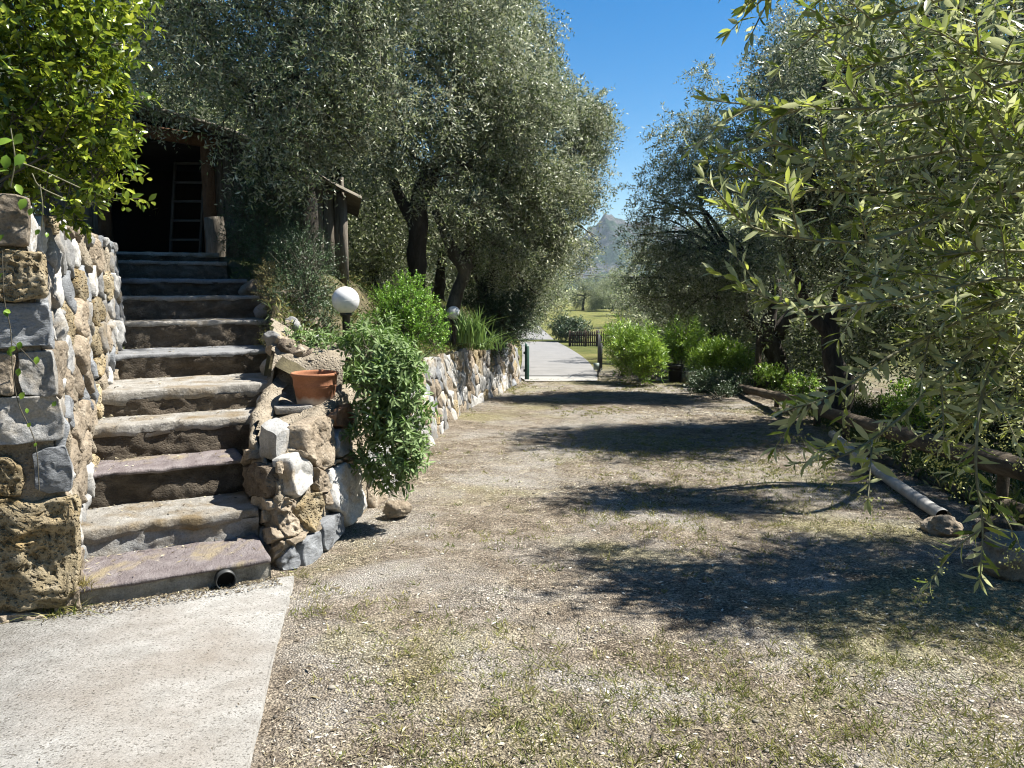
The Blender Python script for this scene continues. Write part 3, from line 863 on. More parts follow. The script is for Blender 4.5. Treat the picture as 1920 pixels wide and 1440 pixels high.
def left_wall():
    rng = np.random.default_rng(5)
    C = sp(0, -0.03, 0)
    t = thing('stone_wall', (C[0], C[1], -0.15), 'tall rubble stone wall with big corner blocks on the left of the steps', 'stone wall')
    NF, NS = np.array([.468, -.884, 0.03]), np.array([.884, .468, 0.03])
    # mortar core: an L of rough faces, set back from the stone faces
    g = Geo()
    u = np.linspace(-3.6, -0.03, 40); v = np.linspace(-0.25, 2.03, 30)
    U, W = np.meshgrid(u, v)
    U = np.minimum(U, -0.05 - 0.052 * (W + 0.15))
    P = sp(0 * U, U, W) - norm(NF) * 0.004
    P = P + norm(NF) * 0.015 * fbm(P * 8, 3)[..., None]
    def grid(P):
        n, m = P.shape[:2]
        i = np.arange(n - 1)[:, None] * m + np.arange(m - 1)[None]
        g.add(P.reshape(-1, 3), np.stack([i, i + 1, i + m + 1, i + m], -1).reshape(-1, 4))
    grid(P)
    f = np.linspace(0.0, 5.5, 70); v = np.linspace(-0.25, 2.0, 32)
    U, W = np.meshgrid(f, v)
    P = sp(U, side_r(U, W), W) + norm(NS) * 0.004
    W_ = fbm(P * 6, 4)
    P = P + norm(NS) * 0.022 * W_[..., None]
    P[..., 2] = np.where(W > 1.8, P[..., 2] + 0.06 * fbm(P * 3, 2), P[..., 2])
    grid(P)
    # top
    f = np.linspace(-0.02, 5.5, 60); r = np.linspace(-0.62, -0.06, 8)
    U, W = np.meshgrid(f, r)
    P = sp(U, np.interp(U, STEP_F, STEP_L) + W - 0.13, 1.99 + 0.06 * fbm(np.stack([U * 4, W * 6, 0 * U], -1), 3))
    grid(P)
    g.build('mortar_core', M['mortar'], t, smooth=True)

    def onf(px, py):      # photo pixel -> the wall's front plane
        r = ray(px, py)
        n = np.array([.468, -.884]); o = sp(0, -0.03, 0)[:2]
        k = (o @ n) / (r[:2] @ n)
        return np.array([0, 0, EYE]) + r * k
    blocks = [
        ([(-60, 360), (30, 362), (57, 372), (60, 420), (56, 464), (-60, 466)], 'tan', 'lime', 0.016),
        ([(-80, 470), (40, 470), (88, 476), (92, 520), (86, 562), (-80, 566)], 'trav', 'trav', 0.028),
        ([(-90, 568), (40, 564), (92, 566), (98, 610), (96, 650), (-90, 652)], 'blue', 'facet', 0.02),
        ([(32, 662), (100, 654), (110, 700), (111, 738), (36, 741)], 'lime', 'facet', 0.022),
        ([(-90, 660), (28, 664), (32, 740), (-90, 742)], 'tan', 'facet', 0.022),
        ([(-100, 748), (30, 746), (112, 744), (124, 790), (122, 826), (20, 836), (-100, 838)], 'lime', 'facet', 0.02),
        ([(-110, 858), (14, 852), (44, 868), (48, 900), (42, 932), (-110, 934)], 'trav', 'trav', 0.024),
        ([(60, 850), (88, 838), (122, 832), (138, 872), (138, 918), (92, 926), (62, 916)], 'blue', 'facet', 0.018),
        ([(-120, 940), (60, 938), (146, 930), (153, 1000), (153, 1070), (150, 1128), (90, 1140), (-120, 1150)], 'trav', 'trav', 0.038),
        ([(-120, 1154), (60, 1146), (92, 1146), (96, 1168), (-120, 1184)], 'tan', 'trav', 0.02),
        ([(98, 1106), (150, 1098), (153, 1150), (100, 1160)], 'tan', 'trav', 0.02),
    ]
    for k, (pl, mt, kd, amp) in enumerate(blocks):
        P = np.array([onf(*p) for p in pl])
        stone(P, NF, 0.055, M[mt], t, kd, 56, hero_rings(20), amp, 40 + k, 0.006, nf=8 if kd != 'trav' else 9)
    # more blocks outside the frame
    for k in range(10):
        v0 = -0.15 + (k % 5) * 0.43
        u0 = -1.55 - (k // 5) * 0.9
        P = sp(np.zeros(4), np.array([u0, u0 + .85, u0 + .85, u0]) - 0.1, np.array([v0, v0, v0 + .4, v0 + .4]))
        stone(P, NF, 0.05, M[['lime', 'tan', 'trav', 'blue'][k % 4]], t, 'facet', 20, None, 0.02, 80 + k)
    # rubble along the flight
    seeds, boxes = [], []
    v = -0.1
    row = 0
    while v < 1.98:
        hh = rng.uniform(0.13, 0.24)
        u_ = rng.uniform(0.02, 0.2)
        while u_ < 5.45:
            w = rng.uniform(0.16, 0.42)
            seeds.append((u_ + w * .5, v + hh * .5 + rng.normal() * 0.025))
            u_ += w
        v += hh
        row += 1
    cells = voronoi(seeds, (0.02, -0.2, 5.5, 2.02), 1.1)
    mats = ['white', 'lime', 'trav', 'tan', 'blue', 'lime', 'tan', 'mortar', 'lime']
    for k, cl in enumerate(cells):
        if cl is None: continue
        uc, vc = cl.mean(0)
        if vc < np.interp(uc, STEP_F, STEP_Z) - 0.25: continue
        P = sp(cl[:, 0], side_r(cl[:, 0], cl[:, 1]), cl[:, 1])
        mt = mats[rng.integers(len(mats))]
        stone(P, NS, rng.uniform(0.035, 0.07), M[mt], t, 'trav' if mt in ('trav', 'tan') else 'facet', 26, None, 0.020, 200 + k, 0.006, nf=10)
left_wall()

# ------------------------------------------------------------------ the flight of steps
def slab(f0, f1, rl, rr, z, th, mat, parent, name, seed, rough=0.012, lip=0.0, taper=(0, 0)):
    """a stone slab: worn top, broken front edge"""
    nr, nf_ = 46, 12
    r = np.linspace(0, 1, nr)
    front = f0 - lip + rough * fbm(np.stack([r * (rr - rl) * 5 + seed * 9, 0 * r, 0 * r + seed], -1), 4)
    tk = th * (1 + 0.25 * fbm(np.stack([r * 6 + seed, 0 * r + 3, 0 * r], -1), 3))
    rad = rl + r * (rr - rl)
    rows = []
    for h, df in ((-1.0, 0.03), (-1.0, 0.004), (-0.6, -0.002), (-0.2, 0.0), (-0.05, 0.006)):
        rows.append(sp(front + df, rad, z + tk * h))
    for k in range(nf_):
        x = (k + 0.4) / nf_
        ff = front * (1 - x) + f1 * x
        rows.append(sp(np.maximum(ff, front + 0.012), rad, z))
    P = np.array(rows)
    P[3:] += np.array([0, 0, 1.0]) * (0.006 * fbm(P[3:] * 7 + seed, 3))[..., None]
    P[:4] += np.array([SF[0], SF[1], 0]) * (rough * 0.6 * fbm(P[:4] * 14 + seed, 3))[..., None]
    # the two short ends
    n = len(P)
    V = P.reshape(-1, 3)
    i = np.arange(n - 1)[:, None] * nr + np.arange(nr - 1)[None]
    q = np.stack([i, i + 1, i + nr + 1, i + nr], -1).reshape(-1, 4)
    ends = []
    down = V.copy(); down[:, 2] = np.repeat((z - th), len(V))
    for col in (0, nr - 1):
        ids = np.arange(2, n) * nr + col
        b0 = len(V)
        dn = V[ids].copy(); dn[:, 2] = z - th
        V = np.concatenate([V, dn])
        for k in range(len(ids) - 1):
            e = [ids[k], ids[k + 1], b0 + k + 1, b0 + k]
            ends.append(e if col == 0 else e[::-1])
    return mesh(name, V, [np.concatenate([q, np.array(ends)])], mat, parent, smooth=False)

def block_face(f0, rl, rr, z0, z1, mat, parent, name, seed, amp=0.02):
    nr, nz = 60, 12
    U, W = np.meshgrid(np.linspace(rl, rr, nr), np.linspace(z0, z1, nz))
    P = sp(f0 + 0 * U, U, W)
    d = fbm(P * np.array([6, 6, 9]) + seed * 5, 4) * amp + np.abs(fbm(P * 15 + seed, 2)) * amp * 0.4
    P = P - np.array([SF[0], SF[1], 0]) * d[..., None]
    i = np.arange(nz - 1)[:, None] * nr + np.arange(nr - 1)[None]
    q = np.stack([i, i + 1, i + nr + 1, i + nr], -1).reshape(-1, 4)
    V = P.reshape(-1, 3)
    # return faces into the hill so the block has depth
    b = len(V)
    ends = []
    for col in (0, nr - 1):
        ids = np.arange(nz) * nr + col
        bk = V[ids] + np.array([SF[0], SF[1], 0]) * 0.4
        b0 = len(V)
        V = np.concatenate([V, bk])
        for k in range(nz - 1):
            e = [ids[k], ids[k + 1], b0 + k + 1, b0 + k]
            ends.append(e if col else e[::-1])
    return mesh(name, V, [np.concatenate([q, np.array(ends)])], mat, parent)

def stairs():
    base = sp(0, 0.47, -0.15)
    t = thing('stone_steps', base, 'flight of worn stone steps climbing to the shed', 'stone steps')
    kinds = ['slate', 'tread', 'slate', 'tread', 'tread', 'greyslab', 'tread', 'tread', 'greyslab', 'tread', 'tread']
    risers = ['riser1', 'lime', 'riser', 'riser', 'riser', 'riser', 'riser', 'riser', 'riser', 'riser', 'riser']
    ths = [.028, .075, .03, .085, .10, .045, .05, .05, .05, .045, .05]
    for k in range(11):
        f0, z = STEP_F[k], STEP_Z[k]
        f1 = STEP_F[k + 1] + 0.06 if k < 10 else 7.2
        zb = (STEP_Z[k - 1] if k else -0.16) - 0.06
        rl, rr = STEP_L[k] - 0.13, STEP_R[k] + (0.12 if 2 <= k <= 5 else 0.02)
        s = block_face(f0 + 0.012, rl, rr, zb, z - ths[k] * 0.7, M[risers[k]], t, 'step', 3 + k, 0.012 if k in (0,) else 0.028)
        slab(f0, f1, rl, rr, z, ths[k], M[kinds[k]], s, 'tread', 11 + k, 0.006 if k in (0,) else 0.02, 0.012 if k in (0, 2, 5, 8) else 0.0)
    # rounded stone nosing under step five, rubble cheeks on the right
    rng = np.random.default_rng(8)
    # drain pipe stub in the bottom riser
    c = sp(-0.03, 0.70, -0.068)
    ax = np.array([-SF[0], -SF[1], 0.0])
    side = np.array([SR[0], SR[1], 0.0])
    g = Geo()
    th = np.arange(28) * 2 * math.pi / 28
    def ringp(r, o): return c + ax * o + (np.cos(th)[:, None] * side + np.sin(th)[:, None] * np.array([0, 0, 1.0])) * r
    V = np.concatenate([ringp(.056, -.05), ringp(.056, .03), ringp(.050, .03), ringp(.050, -.045)])
    j = np.arange(28)
    Q = np.concatenate([np.stack([k * 28 + j, k * 28 + (j + 1) % 28, (k + 1) * 28 + (j + 1) % 28, (k + 1) * 28 + j], -1) for k in range(3)])
    pipe = mesh('drain_pipe', V, [Q], M['dark_metal'], t, smooth=True)
    V = np.concatenate([ringp(.0505, -.02), [c - ax * 0.02]])
    mesh('bore', V, [np.stack([j, (j + 1) % 28, np.full(28, 28)], -1)], M['void'], pipe)
    # mortar cheek at the right-hand ends of the upper steps
    for k, (f0, r0, z0, s_, mt) in enumerate([(1.55, 1.26, .60, .13, 'tan'), (1.75, 1.34, .72, .10, 'white'), (1.95, 1.40, .80, .12, 'tan'),
                                              (1.45, 1.13, .52, .10, 'white'), (2.4, 1.52, .92, .13, 'lime'), (2.0, 1.50, .70, .12, 'white'), (2.2, 1.62, .84, .14, 'lime'), (3.1, 1.66, 1.14, .13, 'tan'), (3.7, 1.70, 1.38, .13, 'lime'), (4.2, 1.62, 1.6, .12, 'tan')]):
        c = sp(f0, r0, z0)
        n = norm(np.array([SR[0] * .5 - SF[0], SR[1] * .5 - SF[1], 0.5]))
        a = norm(np.cross([0, 0, 1.0], n)); b = np.cross(n, a)
        th = (np.arange(7) + rng.random(7) * .6) / 7 * 2 * math.pi
        P = c + (np.cos(th)[:, None] * a * s_ + np.sin(th)[:, None] * b * s_ * 0.8)
        stone(P, n, 0.08, M[mt], t, 'lime', 20, None, 0.035, 500 + k, 0.0, name='cheek_stone', back=0.12)
stairs()

# ------------------------------------------------------------------ low wall by the steps (stones measured one by one)
NWP = np.array([(-2.10, 6.10), (-2.03, 5.50), (-1.82, 5.10), (-1.60, 4.82), (-1.42, 4.63), (-1.35, 4.80), (-1.285, 5.15), (-1.22, 5.70), (-1.17, 6.25), (-1.14, 6.6)])
BATTER = 0.13

def near_wall():
    base = (-1.4, 5.2, -0.19)
    t = thing('stone_wall', base, 'low rubble retaining wall curving from the steps beneath the terracotta pot', 'stone wall')
    path = spline(np.c_[NWP, 0 * NWP[:, 0]], 120)[:, :2]
    tan = norm(np.gradient(path, axis=0))
    nrm = np.stack([tan[:, 1], -tan[:, 0]], 1)
    BT = (BATTER + 0.22 * np.exp(-((path[:, 1] - 4.63) / 0.30) ** 2))
    inw = norm(np.c_[-1.78 - path[:, 0], np.maximum(0.25, 5.5 - path[:, 1])])
    gb = gz(path[:, 0], path[:, 1])
    top = np.interp(path[:, 1], [4.6, 4.75, 5.1, 5.5, 6.2], [.34, .50, .66, .72, .78]) + 0.03 * vnoise(np.c_[path * 5, 0 * gb])
    left = np.arange(120) < 45
    top = np.where(left, np.interp(path[:, 1], [4.6, 4.75, 5.1, 5.6, 6.1], [.34, .46, .60, .76, .92]), top)
    rows = []
    for h in np.linspace(-0.12, 1, 26):
        z = gb + (top - gb) * h
        rows.append(np.c_[path + inw * (0.05 + BT * np.maximum(z - gb, 0) + (0.06 if h > 0.97 else 0))[:, None], z])
    for dd in (0.10, 0.18):
        rows.append(np.c_[path + inw * (0.05 + BT * (top - gb) + dd)[:, None], top - 0.02 + 0 * dd])
    P = np.array(rows)
    lump = 0.024 * fbm(P * 7, 4) + 0.02 * np.abs(fbm(P * 16 + 5, 3))
    P += np.concatenate([np.repeat(nrm[None], len(rows), 0), 0.5 * np.ones(P.shape[:2] + (1,))], -1) * lump[..., None]
    n, m = P.shape[:2]
    i = np.arange(n - 1)[:, None] * m + np.arange(m - 1)[None]
    mesh('mortar_core', P.reshape(-1, 3), [np.stack([i, i + 1, i + m + 1, i + m], -1).reshape(-1, 4)], M['mortar'], t)

    # soil behind the wall, level with its top
    inner = path + inw * (0.08 + BT * 0.8)[:, None]
    pg = np.concatenate([inner, [(-1.2, 7.0), (-2.2, 7.0)]])
    U, W = np.meshgrid(np.arange(-2.3, -1.1, 0.03), np.arange(4.6, 6.7, 0.03))
    ins = np.zeros(U.shape, bool)
    for k in range(len(pg)):
        (x0, y0), (x1, y1) = pg[k], pg[(k + 1) % len(pg)]
        cr = ((y0 > W) != (y1 > W)) & (U < (x1 - x0) * (W - y0) / (y1 - y0 + 1e-12) + x0)
        ins ^= cr
    Zc = np.interp(W, [4.6, 5.4, 6.08, 6.3, 6.7], [.40, .64, .69, 1.02, 1.15]) + np.clip(-1.75 - U, 0, 1) * .5 * np.clip(W - 5.2, 0, 1) + .03 * fbm(np.stack([U * 5, W * 5, 0 * U], -1), 3)
    cell = ins[:-1, :-1] & ins[1:, :-1] & ins[:-1, 1:] & ins[1:, 1:]
    ii = np.arange(U.shape[0] - 1)[:, None] * U.shape[1] + np.arange(U.shape[1] - 1)[None]
    mesh('soil_cap', np.stack([U, W, Zc], -1).reshape(-1, 3), [np.stack([ii, ii + 1, ii + U.shape[1] + 1, ii + U.shape[1]], -1)[cell]], M['mortar'], t, smooth=True)

    def hit(px, py):
        r = ray(px, py)
        h, best = 0.3, None
        for _ in range(4):
            pp = path + inw * (BT * h)[:, None]
            best = None
            for k in range(len(pp) - 1):
                a, b = pp[k], pp[k + 1]
                A = np.array([[r[0], -(b - a)[0]], [r[1], -(b - a)[1]]])
                dt = np.linalg.det(A)
                if abs(dt) < 1e-9: continue
                tt, u = np.linalg.solve(A, a)
                if -0.02 <= u <= 1.02 and tt > 0 and (best is None or tt < best[0]):
                    best = (tt, nrm[k])
            if best is None: return None, None
            p = np.array([0, 0, EYE]) + r * best[0]
            h = max(p[2] - gz(p[0], p[1]), 0)
        return p, np.array([best[1][0], best[1][1], 0.12])
    stones = [
        ([(531, 859), (554, 847), (577, 867), (589, 888), (580, 908), (554, 937), (539, 929), (536, 897)], 'white', 'facet', .07),
        ([(462, 879), (490, 866), (512, 872), (514, 900), (512, 930), (504, 938), (482, 928), (462, 911)], 'brown', 'trav', .07),
        ([(481, 932), (496, 927), (518, 939), (516, 952), (496, 958), (481, 949)], 'tan', 'lime', .04),
        ([(554, 952), (571, 926), (595, 923), (606, 949), (598, 972), (577, 996), (560, 978)], 'trav', 'trav', .06),
        ([(484, 961), (507, 955), (508, 978), (486, 982)], 'tan', 'lime', .04),
        ([(516, 967), (542, 955), (560, 974), (563, 999), (539, 1007), (522, 990)], 'tan', 'trav', .05),
        ([(560, 797), (595, 780), (618, 783), (621, 824), (618, 862), (606, 885), (583, 873), (566, 847)], 'tan', 'trav', .07),
        ([(621, 818), (633, 803), (650, 812), (652, 844), (633, 860), (618, 844)], 'white', 'facet', .08),
        ([(612, 879), (644, 865), (659, 870), (665, 902), (679, 955), (668, 970), (647, 990), (636, 967), (618, 949), (616, 911)], 'white', 'trav', .08),
        ([(592, 981), (633, 955), (640, 996), (609, 1034), (601, 1031)], 'blue', 'facet', .07),
        ([(557, 1013), (589, 994), (598, 1022), (595, 1048), (566, 1067)], 'blue', 'facet', .07),
        ([(519, 1051), (548, 1022), (560, 1042), (560, 1064), (528, 1070)], 'blue', 'facet', .06),
        ([(592, 892), (610, 886), (614, 915), (600, 922), (590, 908)], 'tan', 'trav', .05),
        ([(606, 925), (614, 918), (617, 948), (608, 946)], 'tan', 'lime', .04),
        ([(621, 780), (637, 757), (652, 770), (656, 788), (642, 805), (625, 800)], 'red', 'facet', .08),
        ([(574, 1000), (596, 976), (599, 990), (582, 1002)], 'tan', 'lime', .04),
        ([(655, 770), (672, 762), (684, 775), (680, 800), (660, 798)], 'tan', 'facet', .06),
        ([(656, 806), (684, 804), (690, 850), (668, 866), (656, 850)], 'tan', 'facet', .05),
        ([(500, 985), (518, 985), (534, 1008), (516, 1022), (498, 1006)], 'tan', 'lime', .05),
        ([(516, 942), (534, 930), (552, 940), (550, 954), (530, 962), (518, 956)], 'tan', 'trav', .05),
        ([(536, 1010), (556, 1002), (570, 996), (556, 1014), (546, 1022)], 'tan', 'lime', .05),
        ([(470, 960), (482, 956), (484, 982), (474, 990)], 'brown', 'lime', .05),
        ([(474, 992), (496, 986), (498, 1010), (512, 1026), (500, 1040), (480, 1030)], 'lime', 'facet', .05),
        ([(500, 1042), (514, 1028), (532, 1014), (544, 1024), (522, 1046), (508, 1062)], 'tan', 'lime', .05),
        ([(519, 866), (530, 862), (534, 880), (528, 892), (518, 888)], 'tan', 'lime', .05),
        ([(583, 876), (604, 888), (594, 920), (590, 890)], 'tan', 'lime', .05),
        ([(556, 842), (565, 850), (580, 866), (562, 858)], 'tan', 'lime', .05),
        ([(640, 862), (652, 848), (664, 866), (654, 868)], 'tan', 'lime', .05),
        ([(620, 866), (632, 862), (640, 864), (616, 876)], 'tan', 'lime', .05),
        ([(462, 845), (478, 842), (480, 862), (462, 876)], 'tan', 'trav', .05),
    ]
    for k, (pl, mt, kd, dep) in enumerate(stones):
        H = [hit(*p) for p in pl]
        H = [h for h in H if h[0] is not None]
        if len(H) < 3: continue
        P = np.array([h[0] for h in H]); n = np.mean([h[1] for h in H], 0)
        stone(P, n, dep * .75, M[mt], t, kd, 36, [(1.0, -1.6)] + hero_rings(9)[1:], 0.020 if kd != 'trav' else 0.028, 300 + k, 0.003, back=0.12, nf=9)
    # the two-faced grey block on the corner
    c = np.array([-1.555, 4.99, 0.565]); e1 = norm([-0.73, 0.69, 0.05]); e2 = norm([0.34, 0.93, 0.10]); e3 = np.array([0, 0, 1.0])
    kk = np.linspace(-1, 1, 9)
    G = Geo()
    for ax in range(3):
        for sg in (-1, 1):
            A, B = np.meshgrid(kk, kk)
            q = np.zeros(A.shape + (3,)); q[..., ax] = sg; q[..., (ax + 1) % 3] = A; q[..., (ax + 2) % 3] = B
            q = q * (1 - 0.06 * (np.abs(q) ** 6).sum(-1, keepdims=True) / 2)
            Pq = c + (q[..., :1] + 0.75) * e1 * 0.115 + (q[..., 1:2] + 0.75) * e2 * 0.10 + q[..., 2:] * e3 * (0.105 + 0.02 * q[..., :1])
            Pq = Pq + 0.012 * np.stack([fbm(Pq * 9, 3), fbm(Pq * 9 + 20, 3), fbm(Pq * 9 + 40, 3)], -1)
            ii = np.arange(8)[:, None] * 9 + np.arange(8)[None]
            qq = np.stack([ii, ii + 1, ii + 10, ii + 9], -1).reshape(-1, 4)
            G.add(Pq.reshape(-1, 3), qq if sg > 0 else qq[:, ::-1])
    G.build('stone', M['lime'], t)
    # half-buried rubble on the bank between the steps and the pot
    rng = np.random.default_rng(44)
    for k in range(18):
        f0 = rng.uniform(1.75, 3.4)
        p = sp(f0, np.interp(f0, STEP_F, STEP_R) + rng.uniform(0.05, 0.5), 0)
        z = max(float(terrace_z(np.array(p[0]), np.array(p[1]))), 0.62)
        r0 = rng.uniform(.05, .085)
        th = (np.arange(7) + rng.random(7) * .6) / 7 * 2 * math.pi
        n = norm(np.array([rng.normal() * .3, -.5, .8]))
        a = norm(np.cross([0, 1.0, 0], n)); b = np.cross(n, a)
        Pp = np.array([p[0], p[1], z - 0.01]) + np.cos(th)[:, None] * a * r0 * 1.2 + np.sin(th)[:, None] * b * r0 * .8
        stone(Pp, n, .08, M[['tan', 'lime', 'tan', 'mortar', 'brown'][k % 5]], t, 'lime', 18, None, 0.03, 900 + k, 0, name='cap_stone', back=.1)
near_wall()

# ------------------------------------------------------------------ long wall along the drive
def drive_wall():
    rng = np.random.default_rng(12)
    t = thing('stone_wall', (-1.0, 9.9, -0.37), 'long rubble retaining wall along the drive behind the sage, ending at the gate', 'stone wall')
    yy = np.linspace(6.3, 19.55, 160)
    path = np.c_[wall_x(yy), yy]
    path = spline(np.c_[path[::8], 0 * path[::8, 0]], 200)[:, :2]
    s = np.concatenate([[0], np.cumsum(np.linalg.norm(np.diff(path, axis=0), axis=1))])
    tan = norm(np.gradient(path, axis=0))
    nrm = np.stack([tan[:, 1], -tan[:, 0]], 1)
    Lw = s[-1]
    def S(u, v):
        x = np.interp(u, s, path[:, 0]); y = np.interp(u, s, path[:, 1])
        n = np.stack([np.interp(u, s, nrm[:, 0]), np.interp(u, s, nrm[:, 1])], -1)
        return np.concatenate([np.stack([x, y], -1) - n * (0.03 + 0.10 * np.asarray(v)[..., None]), (gz(x, y) + v)[..., None]], -1), n
    U, W = np.meshgrid(np.linspace(0, Lw, 200), np.concatenate([np.linspace(-0.1, 0.93, 14)]))
    hh = wall_h(np.interp(U, s, path[:, 1]))
    P, n = S(U, W * hh)
    P[..., :2] += n * (0.004 + 0.02 * fbm(P * 5, 3))[..., None]
    P2, _ = S(U[-1], hh[-1] * 0.95)
    back = P2.copy(); back[:, :2] -= n[-1] * 0.35
    P = np.concatenate([P, P2[None] - np.concatenate([n[-1] * 0.1, 0 * n[-1][:, :1]], -1)[None], back[None]])
    a, m = P.shape[:2]
    i = np.arange(a - 1)[:, None] * m + np.arange(m - 1)[None]
    mesh('mortar_core', P.reshape(-1, 3), [np.stack([i, i + 1, i + m + 1, i + m], -1).reshape(-1, 4)], M['mortar'], t, smooth=True)
    seeds = []
    v = 0.0
    while v < 1.05:
        h = rng.uniform(0.14, 0.22)
        u = rng.uniform(0, 0.2)
        while u < Lw:
            w = rng.uniform(0.18, 0.46) * (1 + u / Lw * 0.5)
            seeds.append((u + w / 2, v + h / 2 + rng.normal() * 0.03))
            u += w
        v += h
    cells = voronoi(seeds, (0, -0.05, Lw, 1.08), 1.0)
    mats = ['lime', 'tan', 'white', 'tan', 'lime', 'trav', 'blue', 'white']
    cnt = 0
    for k, cl in enumerate(cells):
        if cl is None: continue
        y = np.interp(cl[:, 0].mean(), s, path[:, 1])
        top = wall_h(y)
        if cl[:, 1].mean() > top - 0.05 or cnt >= 300: continue
        cl = np.c_[cl[:, 0], np.minimum(cl[:, 1], top + 0.02 * rng.normal())]
        P, n = S(cl[:, 0], cl[:, 1])
        nn = np.array([*n.mean(0), 0.1]) + rng.normal(size=3) * 0.08
        mt = mats[rng.integers(len(mats))]
        stone(P, nn, rng.uniform(0.03, 0.075), M[mt], t, 'facet', 16, [(1.0, -0.8), (1.0, 0.3), (0.94, 0.85), (0.7, 1.02), (0.35, 1.06)], 0.022, 700 + k, 0.007, nf=8)
        cnt += 1
drive_wall()

# ------------------------------------------------------------------ pot, block, loose stones
def pot():
    c = at(592, 758, 5.9)
    t = thing('terracotta_pot', c, 'terracotta flower pot with lime-stained foot standing on the low wall', 'flower pot')
    g = Geo()
    prof = [(0.0, 0.0), (0.133, 0.0), (0.138, 0.006), (0.158, 0.135), (0.160, 0.138), (0.1615, 0.143), (0.1605, 0.148), (0.1625, 0.153), (0.1645, 0.158), (0.1635, 0.163), (0.168, 0.222),
            (0.178, 0.226), (0.182, 0.236), (0.181, 0.246), (0.174, 0.251), (0.164, 0.249), (0.158, 0.235), (0.135, 0.03), (0.0, 0.03)]
    g.lathe(c, prof, 56)
    V, f = g.out()
    o = mesh('pot_body', V, f, M['terracotta'], t, smooth=True)
    # lime bloom on the lower wall of the pot
    m = M['terracotta']; N, L = m.node_tree.nodes, m.node_tree.links
    B = N['Principled BSDF']
    src = B.inputs['Base Color'].links[0].from_socket
    tc = N.new('ShaderNodeTexCoord'); sx = N.new('ShaderNodeSeparateXYZ'); L.new(tc.outputs['Object'], sx.inputs[0])
    nz = tex_noise(N, L, tc.outputs['Object'], 14, 5, 0.6)
    ad = N.new('ShaderNodeMath'); ad.operation = 'MULTIPLY_ADD'; ad.inputs[1].default_value = 0.09; L.new(nz.outputs[0], ad.inputs[0]); L.new(sx.outputs['Z'], ad.inputs[2])
    r = ramp(N, [(0.085, (1, 1, 1)), (0.125, (0, 0, 0))]); L.new(ad.outputs[0], r.inputs[0])
    L.new(mixc(N, L, r.outputs[0], src, (0.50, 0.42, 0.36)), B.inputs['Base Color'])
    rings = Geo(); rings.lathe(c, [(0.05, 0.215), (0.158, 0.215), (0.158, 0.22)], 40)
    g2 = Geo(); g2.lathe(c, [(0.0, 0.17), (0.12, 0.175), (0.153, 0.165)], 32); g2.build('soil', M['terrace'], t, True)
    # concrete block lying beside it
    a = at(520, 774, 5.62); b = at(584, 764, 5.72)
    d = norm((b - a) * [1, 1, 0.0]); sd = np.array([-d[1], d[0], 0.0])
    cc = (a + b) / 2 + sd * 0.06 + np.array([0, 0, 0.0])
    g = Geo(); g.box(cc, d * 0.135, sd * 0.065, np.array([0, 0, 0.026]) + d * 0.0)
    o = g.build('concrete_block', M['concrete'])
    bv = o.modifiers.new('bevel', 'BEVEL'); bv.width = 0.006; bv.segments = 2
    props(o, 'small pale concrete block lying on the wall beside the terracotta pot', 'concrete block')
pot()

def boulder(name, c, r, mat, label, cat, seed, sub=4, sq=(1, 1, 0.75), amp=0.3, group=None):
    import bmesh
    bm = bmesh.new(); bmesh.ops.create_icosphere(bm, subdivisions=sub, radius=1.0)
    V = np.array([v.co[:] for v in bm.verts]); F = np.array([[v.index for v in f.verts] for f in bm.faces]); bm.free()
    k = 1 + amp * fbm(V * 1.1 + seed * 3.3, 2) + amp * 0.5 * np.abs(fbm(V * 2.6 + seed, 3))
    V = V * k[:, None] * np.array(sq) * r
    V[:, 2] = np.maximum(V[:, 2], -0.35 * r)
    o = mesh(name, V + np.asarray(c), [F], mat, smooth=False)
    props(o, label, cat, group)
    return o
p = gp(745, 968)
boulder('loose_rock', p + [0, 0, 0.05], 0.10, M['tan'], 'loose tan rock on the ground below the cascading sage bush', 'rock', 3)
for k, (px, py, r, lb) in enumerate([(1890, 1075, .26, 'large pitted rock at the right border of the drive'), (1850, 1010, .16, 'brown rock behind the large pitted rock at the drive border'),
                                      (1735, 1000, .12, 'small rock under the open end of the pale pipe')]):
    p = gp(px, py)
    boulder('border_rock', p + [0.1, 0, r * .3], r, M[['tan', 'brown', 'tan'][k]], lb, 'rock', 20 + k, 5, amp=0.35, group='rocks on the right border')
for k, (px, py, r) in enumerate([(1224, 707, .10), (1236, 703, .12), (1247, 706, .10), (1215, 703, .08)]):
    p = gp(px, py + 4)
    boulder('edging_stone', p + [0, 0, r * .3], r, M['tan'], ['brown edging stone, third from the black plant tub', 'brown edging stone, second from the black plant tub', 'brown edging stone touching the black plant tub', 'smallest edging stone, farthest from the black plant tub'][k], 'edging stone', 40 + k, 3, group='edging stones beside the tub')

